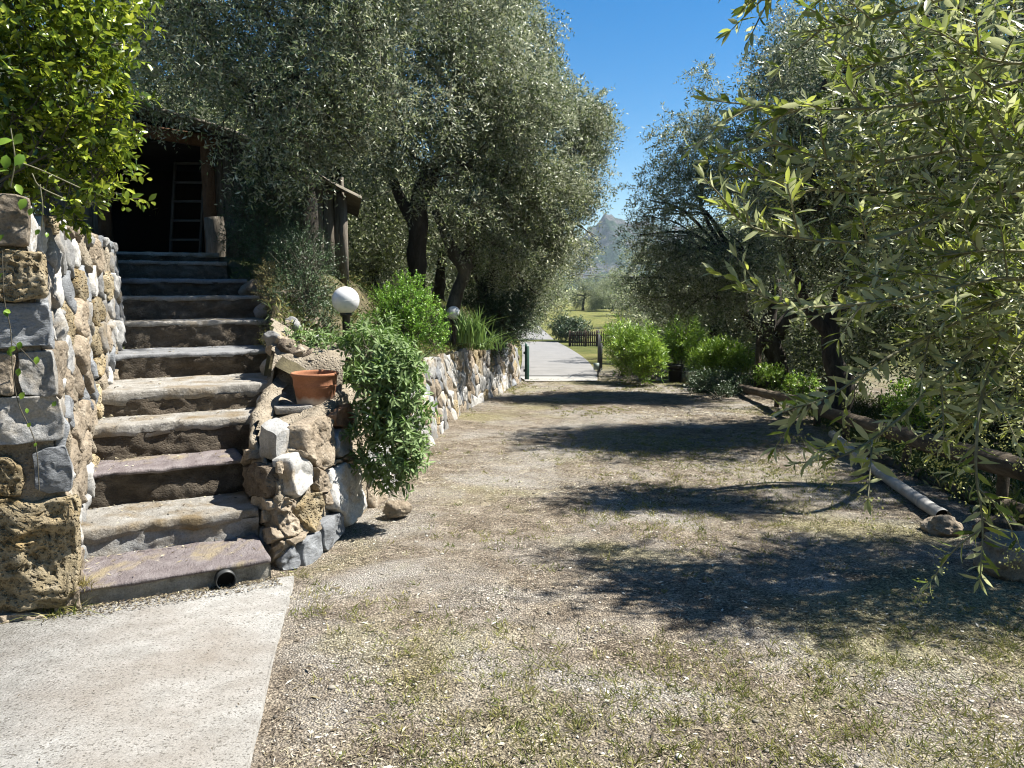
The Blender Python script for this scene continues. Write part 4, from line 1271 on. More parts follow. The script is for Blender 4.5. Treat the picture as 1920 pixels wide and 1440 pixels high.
# ------------------------------------------------------------------ globe lamps
def lamp(px, py, Y, diam, post_len, label):
    c = at(px, py, Y)
    t = thing('globe_lamp', c - [0, 0, diam / 2 + post_len], label, 'garden lamp', 'globe lamps on the terrace')
    g = Geo()
    a = np.linspace(-math.pi / 2 + 0.25, math.pi / 2, 24)
    prof = np.c_[np.cos(a) * diam / 2, np.sin(a) * diam / 2]; prof[-1, 0] = 0.0005
    g.lathe(c, prof, 40); g.build('globe', M['globe'], t, True)
    g = Geo(); g.lathe(c, [(diam / 2 - .0005, -.0015), (diam / 2 + .001, -.001), (diam / 2 + .001, .001), (diam / 2 - .0005, .0015)], 40); g.build('seam', M['globe'], t, True)
    g = Geo(); z0 = -diam / 2
    g.lathe(c, [(0.036, z0 - post_len), (0.036, z0 - 0.02), (0.052, z0 - 0.015), (0.056, z0 + 0.012), (0.05, z0 + 0.02), (0.0, z0 + 0.02)], 20)
    g.build('post', M['black'], t, True)
lamp(648, 563, 7.2, 0.255, 0.50, 'larger white globe lamp on a black post beside the sage')
lamp(850, 587, 12.6, 0.225, 0.50, 'smaller white globe lamp between the boxwood and the iris clump')

# ------------------------------------------------------------------ shed
SC, SX, SD = np.array([-2.24, 10.4]), np.array([-.978, -.21]), np.array([-.21, .978])   # right front corner, leftwards, inwards
def shp(s, d, z):
    p = SC + s * SX + d * SD
    return np.array([p[0], p[1], z])
def shed():
    t = thing('wooden_shed', shp(1.7, 1.2, 1.95), 'weathered wooden shed with corrugated roof at the top of the steps', 'shed')
    rng = np.random.default_rng(3)
    X3, D3, Z3 = np.r_[SX, 0], np.r_[SD, 0], np.array([0, 0, 1.0])
    def roof_z(s): return float(np.interp(s, [-.4, .1, 1.0, 1.5, 2.4, 2.8, 3.6, 4.2], [2.70, 2.92, 3.38, 3.58, 3.79, 3.78, 3.62, 3.45]))
    # front planks right of the doorway
    s = 0.0
    while s < 1.60:
        w = rng.uniform(0.115, 0.15)
        h = roof_z(s + w / 2) - 0.06
        g = Geo(); z0 = 1.55 + rng.uniform(0, 0.08)
        g.box(shp(s + w / 2, rng.uniform(-0.012, 0.012), (z0 + h) / 2), X3 * (w / 2 - 0.004), D3 * 0.011, Z3 * (h - z0) / 2)
        g.build('plank', M['wood'], t); s += w
    # left of the doorway
    s = 2.92
    while s < 3.6:
        w = rng.uniform(0.12, 0.15); h = roof_z(s) - 0.06
        g = Geo(); g.box(shp(s + w / 2, 0, (1.8 + h) / 2), X3 * (w / 2 - 0.003), D3 * 0.011, Z3 * (h - 1.8) / 2); g.build('plank', M['wood'], t); s += w
    # sides and back
    for nm, c0, ex, hh in (('side_wall', (0.0, 1.35), D3 * 1.35, 1.25), ('side_wall', (3.62, 1.35), D3 * 1.35, 1.72), ('back_wall', (1.8, 2.7), X3 * 1.8, 2.15)):
        g = Geo(); z0 = 1.6
        nn = np.cross(ex, Z3); nn = norm(nn) * 0.02
        g.box(shp(*c0, z0 + hh / 2 + 0.1), ex, nn, Z3 * (hh / 2 + 0.1)); g.build(nm, M['wood'], t)
    # door posts, beam, rafters
    for s_, w, mt in ((1.66, 0.075, 'wood_red'), (2.90, 0.07, 'wood_red')):
        g = Geo(); h = roof_z(s_) - 0.1
        g.box(shp(s_, -0.03, (1.95 + h) / 2), X3 * w, D3 * 0.05, Z3 * (h - 1.95) / 2); g.build('door_post', M[mt], t)
    a, b = shp(1.55, -0.06, roof_z(1.55) - 0.17), shp(3.1, -0.06, roof_z(2.6) - 0.16)
    g = Geo(); d_ = norm(b - a); up = np.cross(D3, d_); up = up if up[2] > 0 else -up
    g.box((a + b) / 2, (b - a) / 2, D3 * 0.045, up * 0.075); g.build('door_beam', M['wood_red'], t)
    g = Geo(); g.tube(np.array([shp(0, -0.02, 1.5), shp(0, -0.02, 2.8)]), 0.055, 10, 0.1); g.build('corner_post', M['wood'], t)
    # corrugated roof: two slopes, ridges running down the slope
    def sheet(s0, s1, d0, d1):
        nd = 110
        dd = np.linspace(d0, d1, nd); ss = np.linspace(s0, s1, 8)
        P = np.array([[shp(x, y, roof_z(x) + 0.02 * math.sin(y * 2 * math.pi / 0.105) + 0.015 * math.sin(x * 3 + y)) for y in dd] for x in ss])
        up = P.copy(); up[..., 2] += 0.005
        n, m = P.shape[:2]
        i = np.arange(n - 1)[:, None] * m + np.arange(m - 1)[None]
        q = np.stack([i, i + 1, i + m + 1, i + m], -1).reshape(-1, 4)
        mesh('roof_sheet', np.concatenate([P.reshape(-1, 3), up.reshape(-1, 3)]), [q, q[:, ::-1] + n * m], M['roof'], t, True)
    sheet(-0.24, 1.05, -0.34, 2.75); sheet(0.98, 2.36, -0.55, 2.9); sheet(2.34, 4.0, -0.52, 2.9)
    for s0, s1 in ((0.02, 1.0), (1.0, 2.33), (2.37, 3.6)):  # lining boards added so the interior shows dark, shade put into their colour
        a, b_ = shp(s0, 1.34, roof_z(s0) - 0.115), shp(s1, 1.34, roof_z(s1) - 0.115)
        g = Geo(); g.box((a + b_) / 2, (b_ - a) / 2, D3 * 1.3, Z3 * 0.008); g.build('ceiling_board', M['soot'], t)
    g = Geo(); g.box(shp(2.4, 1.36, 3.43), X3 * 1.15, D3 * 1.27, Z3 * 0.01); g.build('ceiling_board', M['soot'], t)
    g = Geo(); g.box(shp(1.8, 2.6, 2.75), X3 * 1.78, D3 * 0.015, Z3 * 1.1); g.build('inner_board', M['soot'], t)  # added board before the back wall, coloured dark as indoor shade
    # aluminium ladder leaning inside
    l = thing('ladder', shp(2.1, 0.7, 1.97), 'dull metal ladder leaning inside the dark shed doorway', 'ladder')
    TL, TR = at(329, 303, 11.2), at(384, 303, 11.2)
    def down(p): return np.array([p[0], p[1] - 0.35, 1.97])
    BL, BR = down(TL), down(TR)
    for a, b in ((TL, BL), (TR, BR)):
        g = Geo(); dv = (b - a) / 2; g.box((a + b) / 2, dv, np.array([0.014, 0, 0]), np.array([0, 0.028, 0.008])); g.build('rail', M['alu'], l)
    for k in np.linspace(0.02, 0.98, 6):
        a, b = TL + (BL - TL) * k, TR + (BR - TR) * k
        g = Geo(); g.box((a + b) / 2, (b - a) / 2, np.array([0, 0.03, 0]), np.array([0, 0, 0.014])); g.build('rung', M['alu'], l)
    # upright sawn log by the doorway
    c = at(406, 470, 9.75)
    st = thing('sawn_log', (c[0], c[1], 1.93), 'pale sawn log standing upright beside the shed doorway', 'log')
    g = Geo(); g.tube(spline([(c[0], c[1], 1.93), (c[0] + .01, c[1], 2.2), (c[0] - 0.01, c[1], 2.47)], 14), 0.125, 22, 0.08, 6); g.build('log_body', M['wood'], st, True)
    # old plank propped behind it
    c = at(440, 450, 9.9)
    g = Geo(); g.box((c[0], c[1], 2.2), np.array([0.05, 0.01, 0]), np.array([0, 0.012, 0]), np.array([0.01, 0.03, 0.32])); o = g.build('loose_plank', M['wood'])
    props(o, 'loose plank propped on the shed front beside the sawn log', 'plank')
shed()

# ------------------------------------------------------------------ logs, pipe and small things on the right
def rail(px0, py0, Y0, px1, py1, Y1, r, label, seed):
    a, b = at(px0, py0, Y0), at(px1, py1, Y1)
    t = thing('log_rail', (a + b) / 2 - [0, 0, r], label, 'log', 'logs bordering the drive')
    g = Geo()
    n = 40
    P = spline([a, (a + b) / 2 + [0.03, 0, -0.02], b], n)
    g.tube(P, np.linspace(r * .92, r * 1.06, n), 14, 0.12, 4, seed=seed); g.build('log_body', M['log'], t, True)
    for k in (0.12, 0.5, 0.88):
        p = a + (b - a) * k
        zb = gz(p[0], p[1]) - 0.2
        g = Geo(); g.tube(np.array([[p[0] + 0.14, p[1], zb], [p[0] + 0.14, p[1], p[2] + 0.05]]), 0.045, 10, 0.1); g.build('stake', M['log'], t, True)
rail(1378, 724, 16.6, 1545, 762, 10.4, 0.08, 'far log rail at the drive border in front of the wooden post', 1)
rail(1540, 770, 10.2, 1930, 884, 5.5, 0.085, 'upper near log rail at the drive border behind the pale pipe', 2)
rail(1590, 838, 9.4, 2010, 1000, 5.2, 0.075, 'lower near log lying at the drive border beneath the upper rail', 3)

def pvc():
    a, b = gp(1560, 824), gp(1765, 985)
    a[2] = gz(*a[:2]) + 0.075; b[2] = gz(*b[:2]) + 0.075
    t = thing('drain_pipe', (a + b) / 2 - [0, 0, 0.06], 'long pale plastic pipe lying along the right border of the drive', 'pipe')
    d = norm(b - a)
    g = Geo(); P = spline([a, (a + b) / 2 + [-0.05, 0, 0], b], 40); g.tube(P, 0.05, 24, cap=False); g.build('pipe_body', M['pvc'], t, True)
    for k in (0.62, 0.9):
        i = int(k * 39); g = Geo(); g.tube(np.array([P[i] - d * .03, P[i] + d * .03]), 0.055, 24); g.build('coupling', M['pvc'], t, True)
    g = Geo(); g.tube(np.array([b - d * 0.06, b + d * 0.035]), 0.057, 24, cap=False); g.build('socket', M['pvc'], t, True)
    g = Geo(); g.tube(np.array([b - d * 0.05, b - d * 0.03]), 0.049, 24); g.build('bore', M['void'], t, True)
pvc()

def tub():
    c = gp(1266, 717); c[2] = gz(*c[:2])
    t = thing('plant_tub', c, 'black plastic plant tub standing by the oleanders', 'plant tub')
    g = Geo(); g.lathe(c, [(0, 0), (0.145, 0), (0.175, 0.36), (0.19, 0.36), (0.195, 0.44), (0.185, 0.445), (0.165, 0.40), (0.15, 0.2), (0, 0.2)], 32); g.build('tub_body', M['black'], t, True)
    g = Geo(); g.lathe(c, [(0.176, 0.30), (0.186, 0.305), (0.186, 0.325), (0.176, 0.33)], 32); g.build('rib', M['black'], t, True)
    g = Geo(); g.lathe(c, [(0, 0.37), (0.168, 0.365)], 24); g.build('soil', M['terrace'], t, True)
    for px, py, w, h, mt, nm, lb in ((1298, 718, .11, .26, 'box_white', 'white_box', 'small white box beside the black plant tub'), (1313, 716, .10, .27, 'box_tan', 'tan_block', 'tan block between the white box and the dark brush heap'),
                                     (1285, 718, .05, .13, 'tan', 'upright_stone', 'small upright stone between the black tub and the white box')):
        c = gp(px, py); c[2] = gz(*c[:2])
        g = Geo(); g.box(c + [0, 0.1, h / 2], np.array([w, 0.015, 0]), np.array([-0.012, 0.09, 0]), np.array([0, 0, h / 2]))
        V, f = g.out()
        if nm == 'upright_stone':
            boulder(nm, c + [0, .1, .05], 0.08, M['tan'], lb, 'stone', 77, 3, (0.8, 0.8, 1.1)); continue
        tt = thing(nm, c, lb, 'box' if 'box' in nm else 'block')
        o = mesh('box_body' if 'box' in nm else 'block_body', V, f, M[mt], tt)
        bv = o.modifiers.new('bevel', 'BEVEL'); bv.width = 0.008; bv.segments = 2
        if nm == 'white_box':
            g = Geo(); g.box(c + [0, 0.1, h + 0.006], np.array([w * 1.05, 0.015, 0]), np.array([-0.012, 0.095, 0]), np.array([0, 0, 0.012])); g.build('lid', M[mt], tt)
            g = Geo(); g.box(c + [0.045, 0.004, h * .5], np.array([0.006, 0, 0]), np.array([0, 0.004, 0]), np.array([0, 0, h * .45])); g.build('seam', M['box_tan'], tt)
tub()

def post_and_gates():
    c = gp(1420, 724); 
    p = at(1420, 716, 16.4)
    t = thing('wooden_post', (p[0], p[1], gz(p[0], p[1]) - 0.1), 'square wooden post standing before the dark olive trunk', 'post')
    g = Geo(); g.box((p[0], p[1], gz(*p[:2]) + 0.5), np.array([0.055, 0, 0]), np.array([0, 0.05, 0]), np.array([0, 0, 0.72])); o = g.build('post_body', M['log'], t)
    # green gate post on the left
    c = gp(988, 713); c[2] = gz(*c[:2])
    t = thing('gate_post', c, 'dark green gate post with pointed top at the end of the long wall', 'gate post')
    g = Geo(); h = 0.86
    V = [c + [sx * .055, sy * .055, z] for z in (0, h) for sx, sy in ((-1, -1), (1, -1), (1, 1), (-1, 1))] + [c + [-0.045, 0, h + 0.10]]
    g.add(V, [[0, 1, 5, 4], [1, 2, 6, 5], [2, 3, 7, 6], [3, 0, 4, 7]], [[4, 5, 8], [5, 6, 8], [6, 7, 8], [7, 4, 8]]); g.build('post_body', M['green_paint'], t)
    g = Geo(); g.box(c + [-.07, 0, .25], [.02, 0, 0], [0, .03, 0], [0, 0, .03]); g.build('hinge', M['dark_metal'], t)
    g = Geo(); g.box(c + [-.07, 0, .7], [.02, 0, 0], [0, .03, 0], [0, 0, .03]); g.build('hinge', M['dark_metal'], t)
    # open gate leaf on the right
    c = gp(1121, 710); c[2] = gz(*c[:2])
    t = thing('metal_gate', c, 'dark metal gate leaf standing open on the right of the road', 'gate')
    dirv = norm(np.array([0.16, 1.0, -0.0]))
    g = Geo(); g.tube(np.array([c, c + [0, 0, 1.28]]), 0.018, 10); g.build('gate_stile', M['dark_metal'], t)
    e = c + dirv * 2.3 + [0, 0, -0.09]
    g = Geo(); g.tube(np.array([e + [0, 0, .08], e + [0, 0, 0.85]]), 0.016, 8); g.build('gate_stile', M['dark_metal'], t)
    g = Geo(); g.tube(spline([c + [0, 0, 1.22], c + dirv * .8 + [0, 0, 1.12], c + dirv * 1.7 + [0, 0, .86], e + [0, 0, .84]], 16), 0.013, 8); g.build('top_rail', M['dark_metal'], t)
    g = Geo(); g.tube(np.array([c + [0, 0, .12], e + [0, 0, .12]]), 0.013, 8); g.build('bottom_rail', M['dark_metal'], t)
    for k in np.linspace(0.08, 0.92, 12):
        b = c + dirv * 2.3 * k; zt = np.interp(k, [0, .35, .74, 1], [1.2, 1.12, .86, .84])
        g = Geo(); g.tube(np.array([b + [0, 0, .1], b + [0, 0, zt]]), 0.006, 6); g.build('bar', M['dark_metal'], t)
    g = Geo(); g.box(c + [-0.05, -0.05, 0.33], [.07, 0, 0], [0, .05, 0], [0, 0, .085]); o = g.build('motor_box', plain('grey_green_box', (.16, .2, .18), .5), t)
    # picket fence beyond the road
    a, b = at(1068, 646, 42), at(1150, 646, 42)
    t = thing('picket_fence', (a + b) / 2, 'dark brown picket fence at the edge of the meadow beyond the road', 'fence')
    n = 24
    for k in range(n):
        p = a + (b - a) * (k + .5) / n; z = gz(p[0], p[1])
        g = Geo(); V = [(p[0] + sx * .032, p[1] + sy * .01, zz) for zz in (z + .02, z + .80) for sx, sy in ((-1, -1), (1, -1), (1, 1), (-1, 1))] + [(p[0], p[1] - .01, z + .85), (p[0], p[1] + .01, z + .85)]
        g.add(V, [[0, 1, 5, 4], [1, 2, 6, 5], [2, 3, 7, 6], [3, 0, 4, 7], [5, 6, 9, 8], [7, 4, 8, 9]], [[4, 5, 8], [6, 7, 9]]); g.build('picket', M['fence'], t)
    for zz in (.22, .62):
        g = Geo(); mid = (a + b) / 2; g.box((mid[0], mid[1] + .03, gz(mid[0], mid[1]) + zz), (b - a) / 2 * [1, 1, 0], [0, .015, 0], [0, 0, .035]); g.build('cross_rail', M['fence'], t)
    for k in (0.0, 0.36, 0.62, 1.0):
        p = a + (b - a) * k; g = Geo(); g.box((p[0], p[1] + .07, gz(p[0], p[1]) + .42), [.05, 0, 0], [0, .04, 0], [0, 0, .46]); g.build('fence_post', M['fence'], t)
    # cable
    g = Geo(); P = spline([at(700, 470, 60), at(1120, 518, 62), at(1200, 522, 64), at(1700, 470, 70)], 40); g.tube(P, 0.03, 5, cap=False)
    props(g.build('overhead_cable', M['black']), 'thin overhead cable crossing in front of the distant mountain', 'cable')
post_and_gates()

# ------------------------------------------------------------------ mountain
def mountain():
    m = 110
    x = np.concatenate([np.linspace(-2400, 20, 90)[:-1], np.linspace(20, 420, 130)[:-1], np.linspace(420, 2800, 90)])
    n = len(x)
    s = np.linspace(0, 1, m)
    Xm, S_ = np.meshgrid(x, s)
    Ym = 1250 + 600 * S_
    px = 960 + Xm / 1500 * FPX
    crest = np.interp(px, [-1200, 500, 1000, 1070, 1092, 1108, 1120, 1132, 1140, 1152, 1160, 1172, 1190, 1215, 1300, 1500, 2000, 3400], [66, 76, 74, 92, 106, 124, 126, 140, 150, 152, 146, 148, 138, 142, 128, 138, 118, 66])
    prof = np.where(S_ < 0.55, (S_ / 0.55) ** 1.25, 1 - (S_ - 0.55) * 1.1)
    p3 = np.stack([Xm / 60, Ym / 60, 0 * Xm], -1)
    Zm = -6 + crest * prof + (10 * fbm(p3, 5) + 9 * np.abs(fbm(p3 * 0.6 + 4, 3)) - 6) * np.minimum(S_ * 4, 1) * (1 - 0.3 * (np.abs(S_ - 0.55) < 0.1)) + 4.5 * fbm(p3 * 4.2 + 2, 4) * np.minimum(S_ * 4, 1)
    i = np.arange(m - 1)[:, None] * n + np.arange(n - 1)[None]
    q = np.stack([i, i + 1, i + n + 1, i + n], -1).reshape(-1, 4)
    mt, N, L, B = new_mat('wooded_rocky_slope')
    tc = N.new('ShaderNodeTexCoord')
    mp = N.new('ShaderNodeMapping'); mp.inputs['Scale'].default_value = (1, 1, 0.35); L.new(tc.outputs['Object'], mp.inputs[0])
    f1 = tex_noise(N, L, tc.outputs['Object'], 0.09, 6, 0.7)
    rg = ramp(N, [(0.35, (0.012, 0.026, 0.011)), (0.5, (0.024, 0.046, 0.02)), (0.68, (0.045, 0.07, 0.03))]); L.new(f1.outputs[0], rg.inputs[0])
    f2 = tex_noise(N, L, mp.outputs[0], 0.03, 8, 0.72)
    rk = ramp(N, [(0.51, (0, 0, 0)), (0.57, (1, 1, 1))]); L.new(f2.outputs[0], rk.inputs[0])
    f3 = tex_noise(N, L, mp.outputs[0], 0.15, 6, 0.7)
    rc = ramp(N, [(0.3, (0.05, 0.048, 0.045)), (0.6, (0.13, 0.125, 0.12))]); L.new(f3.outputs[0], rc.inputs[0])
    L.new(mixc(N, L, rk.outputs[0], rg.outputs[0], rc.outputs[0]), B.inputs['Base Color'])
    B.inputs['Roughness'].default_value = 1.0; B.inputs['Specular IOR Level'].default_value = 0.0
    bp = N.new('ShaderNodeBump'); bp.inputs['Distance'].default_value = 8; bp.inputs['Strength'].default_value = 1
    L.new(f1.outputs[0], bp.inputs['Height']); L.new(bp.outputs[0], B.inputs['Normal'])
    props(mesh('mountain', np.stack([Xm, Ym, Zm], -1).reshape(-1, 3), [q], mt, smooth=True), 'distant wooded mountain with grey cliffs beyond the olive grove', kind='structure')
mountain()

# ------------------------------------------------------------------ olive trees
def C(lst): return [tuple(at(a, b, Y)) + ((r, r, r) if not isinstance(r, tuple) else r) for a, b, Y, r in lst]
def root(px, Y, left=True):
    x = (px - 960) / FPX * Y
    z = float(terrace_z(np.array(x), np.array(Y))) if left else float(ground_z(np.array(x), np.array(Y)))
    return np.array([x, Y, z - 0.08])

b = root(560, 9.6)
tree('large olive tree hanging over the shed roof and steps', b, [([b, b + [.1, .05, 1.0], b + [.0, -.2, 2.0], b + [.3, -.3, 3.2]], .17, .09), ([b + [0.05, 0, 1.2], b + [-.6, -.2, 2.4], b + [-1.3, -.3, 3.6]], .11, .05)],
     C([(300, 60, 9.0, 1.0), (430, 40, 8.8, 1.0), (560, 60, 8.6, 1.1), (410, 110, 9.1, .6), (500, 170, 8.6, .75), (600, 170, 8.6, .9), (555, 270, 8.4, .5), (300, 90, 9.5, .6), (500, 300, 8.6, .4), (690, 100, 9, 1.1), (640, 220, 9, .55),
        (250, 10, 9.5, .9), (600, -130, 8.8, 1.4), (400, -130, 9.2, 1.3), (240, -150, 9.8, 1.2), (460, 240, 8.8, .4), (760, -100, 9.3, 1.3), (515, 350, 8.7, .28)]), 8200, 1, Lf=.064, Wf=.0185, group='olive trees on the terrace')
b = root(778, 13.0)
tree('olive tree with straight dark trunk behind the boxwood', b, [([b, b + [.02, 0, .9], b + [.05, 0, 1.7], b + [.25, 0, 2.6]], .19, .12), ([b + [.05, 0, 1.6], b + [-.35, .1, 2.5], b + [-.8, .1, 3.4]], .11, .05), ([b + [.1, 0, 1.9], b + [.5, .1, 3], b + [.9, .1, 4.2]], .11, .05)],
     C([(700, 200, 12.5, 1.3), (780, 100, 12.5, 1.4), (850, 200, 12.6, 1.3), (760, 270, 12.5, .8), (700, 290, 12.7, .5), (860, 300, 12.5, .9), (880, 120, 13, 1.3), (800, -10, 13, 1.5), (860, 10, 13, 1.4), (700, 20, 13, 1.3), (820, 350, 12.3, .5), (800, -150, 13, 1.5)]), 6800, 2, Lf=.074, Wf=.023, group='olive trees on the terrace')
b = root(836, 13.6)
tree('olive tree with pale leaning forked trunk behind the smaller globe lamp', b, [([b, b + [.08, 0, .5], b + [.3, 0, 1.1], b + [.45, 0, 1.6], b + [.85, 0, 2.6]], .15, .08), ([b + [.38, 0, 1.25], b + [.1, 0, 1.7], b + [-.2, .1, 2.3]], .13, .07)],
     C([(950, 250, 13.8, 1.25), (930, 370, 13.4, 1.0), (1000, 330, 14, .95), (945, 160, 14, 1.1), (900, 400, 13.3, .6), (990, 440, 14, .8), (930, 60, 14.5, .9), (950, 480, 13.8, .6), (860, -80, 14.5, 1.2), (870, 420, 13.2, .35)]), 5600, 3, Lf=.076, Wf=.024, bark='bark_pale', group='olive trees on the terrace')
b = root(905, 16.6)
tree('broad olive tree overhanging the drive near the gate', b, [([b, b + [.05, 0, .8], b + [.25, 0, 1.5], b + [.8, 0, 2.6]], .22, .1), ([b + [.1, 0, .9], b + [-.2, 0, 1.8], b + [-.4, 0, 2.8]], .14, .06)],
     C([(1080, 230, 16.5, .75), (1065, 310, 16.5, .75), (1030, 200, 16, 1.1), (1055, 400, 16.5, .65), (930, 20, 16, .7), (995, 130, 16, .6), (1010, 460, 17, .75), (1040, 350, 16, .9), (970, 540, 17, .6), (930, 500, 16.5, .7), (985, 545, 17, .4), (960, 400, 16, .9), (1105, 215, 16.4, .4), (1085, 370, 16.4, .4), (1085, 470, 18, .45)]), 5600, 4, Lf=.08, Wf=.025, group='olive trees on the terrace')
# right-hand row
b = root(1462, 16.6, False)
tree('tall olive tree behind the wooden post', b, [([b, b + [-.02, 0, .8], b + [-.25, 0, 1.5], b + [-.1, 0, 2.6]], .27, .13), ([b + [-.2, 0, 1.35], b + [-.75, -.1, 1.75], b + [-.85, -.2, 2.6]], .13, .06), ([b + [-.1, 0, 1.4], b + [.5, 0, 2.3], b + [.8, 0, 3.4]], .14, .06)],
     C([(1262, 380, 15.8, .85), (1335, 265, 15.8, 1.0), (1405, 165, 15.8, .95), (1475, 85, 15.8, .85), (1350, 450, 15.8, 1.1), (1285, 490, 15.6, .9), (1240, 450, 16.2, .6), (1420, 330, 15.8, 1.2), (1450, 450, 15.6, .9), (1380, 550, 15.8, .7), (1290, 570, 16.2, .55),
        (1545, 70, 15.8, 1.0), (1520, 250, 15.6, 1.3), (1218, 375, 15.5, .35), (1235, 560, 16.4, .4), (1600, 160, 15.8, 1.2), (1200, 440, 15.6, .4), (1205, 520, 16, .4)]), 7200, 11, Lf=.08, Wf=.025, group='olive trees right of the drive')
b = root(1572, 11.6, False)
tree('leaning dark olive tree between the log rails and the tall olive', b, [([b, b + [.05, 0, .7], b + [-.1, 0, 1.5], b + [.15, 0, 2.7]], .2, .1), ([b + [0, 0, 1.3], b + [-.6, -.1, 2.0], b + [-.9, -.2, 2.9]], .1, .05)],
     C([(1505, 160, 11, .9), (1600, 100, 11, 1.1), (1560, 300, 11, 1.1), (1650, 250, 11, 1.2), (1700, 80, 11, 1.2), (1465, 260, 10.8, .45), (1500, 400, 11, .7), (1620, 430, 11, .8), (1760, 330, 11, 1.1), (1850, 200, 11, 1.3), (1800, 20, 11.2, 1.2), (1580, 500, 11.3, .5), (1480, 330, 10.8, .45), (1700, 180, 9.6, .8), (1600, 220, 10.0, .7), (1690, 235, 10.3, .7), (1640, 270, 9.7, .6)]), 6700, 12, Lf=.075, Wf=.025, group='olive trees right of the drive')
b = np.array([6.1, 7.6, -.65])
tree('olive tree at the right beyond the upper log rail', b, [([b, b + [-.1, 0, .9], b + [-.5, 0, 1.8], b + [-.9, 0, 3.0]], .2, .1), ([b + [-.3, 0, 1.4], b + [.4, .1, 2.4], b + [.8, .1, 3.4]], .12, .06)],
     [(3.7, 7.4, 3.6, .75, .6, .6), (4.4, 7.4, 4.0, .8, .6, .6), (3.2, 7.3, 3.1, .5, .4, .4), (4.9, 7.5, 4.6, .7, .6, .6), (7.4, 7.8, 4.4, 1.3, 1.2, 1.1), (7.0, 8.6, 3.4, 1.0, .9, .9), (5.3, 8.6, 1.6, .5, .5, .5)], 3600, 13, Lf=.07, Wf=.023, group='olive trees right of the drive')
b = np.array([5.0, 5.0, -.6])
tree('olive tree shading the border rocks', b, [([b, b + [-.1, 0, .9], b + [-.35, 0, 1.7], b + [-.8, 0, 2.8]], .2, .1), ([b + [-.3, 0, 1.4], b + [.3, .1, 2.4], b + [.6, .1, 3.2]], .12, .06)],
     [(3.3, 5.0, 2.9, .75, .55, .5), (4.0, 5.1, 3.4, 1.0, .7, .7), (2.75, 4.9, 2.7, .5, .4, .35), (4.8, 5.2, 3.6, 1.1, .9, .9), (4.4, 4.8, 2.5, .8, .6, .5), (5.6, 5.2, 3.2, 1.1, 1.0, 1.0), (3.7, 4.7, 2.1, .5, .4, .4), (3.3, 5.4, 3.7, .6, .5, .5)], 2700, 14, Lf=.068, Wf=.022, group='olive trees right of the drive')
# grove trees behind: four grown trees, the others copied from them
PROTO = []
def far_tree(lb, px, Y, hh, w, left, group, k):
    b = root(px, Y, left)
    sc = hh / 4.6
    if len(PROTO) < 4:
        rr = np.random.default_rng(160 + k)
        cl = [tuple(b + [rr.normal() * 1.15, rr.normal() * .9, rr.uniform(.9, 4.4)]) + (rr.uniform(.75, 1.15),) * 3 for _ in range(11)]
        t = tree(lb, b, [([b, b + [.1, 0, 1], b + [.2, 0, 2.0]], .16, .08)], cl, 2300, 170 + k, mat=M['olive_far'], Lf=.12, Wf=.036, per=12, tl=.45, group=group)
        PROTO.append(t)
    else:
        src = PROTO[k % 4]
        t = src.copy(); COL.objects.link(t); t.location = tuple(b)
        for ch in src.children:
            c = ch.copy(); COL.objects.link(c); c.parent = t
        t['label'] = lb; t['group'] = group
        t.rotation_euler = (0, 0, k * 1.3)
    t.scale = (sc * w, sc * w, sc)
    return t
FAR = [(700, 19.5, 4.4, 1.0, 'hillside olive glimpsed between the shed and the dark trunk'), (820, 21, 4.6, 1.1, 'hillside olive behind the forked trunk'), (560, 17.5, 5.0, 1.1, 'hillside olive rising behind the shed roof'),
       (430, 18, 5.4, 1.1, 'hillside olive behind the shed ridge'), (300, 19, 5.6, 1.1, 'hillside olive at the far side of the shed'), (930, 23, 4.2, 1.0, 'hillside olive behind the broad tree near the gate'), (760, 27, 5, 1.1, 'distant hillside olive above the dark trunk'), (640, 25, 5.4, 1.2, 'distant hillside olive above the right end of the shed'), (180, 14, 4.6, 1.1, 'hillside olive behind the laurel bush')]
for k, (px, Y, hh, w, lb) in enumerate(FAR):
    far_tree(lb, px, Y, hh, w, True, 'hillside olive trees', k)
GROVE = [(1330, 22, 4.6, 1.1, 'grove olive behind the black plant tub'), (1560, 20, 5.0, 1.1, 'grove olive behind the leaning dark trunk'), (1760, 17, 5.2, 1.1, 'grove olive far right behind the near branches'), (1900, 13, 4.6, 1.0, 'grove olive at the right edge behind the near branches'),
         (1275, 29, 4.4, 1.1, 'grove olive over the oleander hedge'), (1650, 28, 5.8, 1.3, 'tall grove olive rising behind the right-hand row'), (925, 34, 5.0, 1.0, 'roadside olive left of the asphalt road'), (955, 52, 5.4, 1.0, 'roadside olive farther along the asphalt road'),
         (1235, 44, 4.6, 1.1, 'pale olive at the right end of the picket fence'), (1205, 66, 4.4, 1.1, 'pale olive in the meadow behind the picket fence'), (1128, 120, 5.2, 1.3, 'small far olive beyond the meadow'), (1020, 95, 5.0, 1.2, 'far olive on the left border of the meadow'), (1172, 125, 6.0, 1.6, 'farthest pale tree under the mountain'), (1420, 26, 5.0, 1.2, 'grove olive behind the tall olive'), (1092, 112, 5.0, 1.3, 'pale olive in the far row, above the left end of the picket fence'), (1148, 108, 4.4, 1.3, 'pale olive in the far row, above the right end of the picket fence'), (1195, 90, 5.0, 1.2, 'pale olive behind the meadow beside the oleanders'), (1925, 12, 4.8, 1.2, 'dense grove olive shading the bank behind the log rails'), (1880, 15.5, 5.4, 1.2, 'grove olive deep in the shade at the right edge')]
for k, (px, Y, hh, w, lb) in enumerate(GROVE):
    far_tree(lb, px, Y, hh, w, px < 1005, 'olive grove beyond', k + 20)

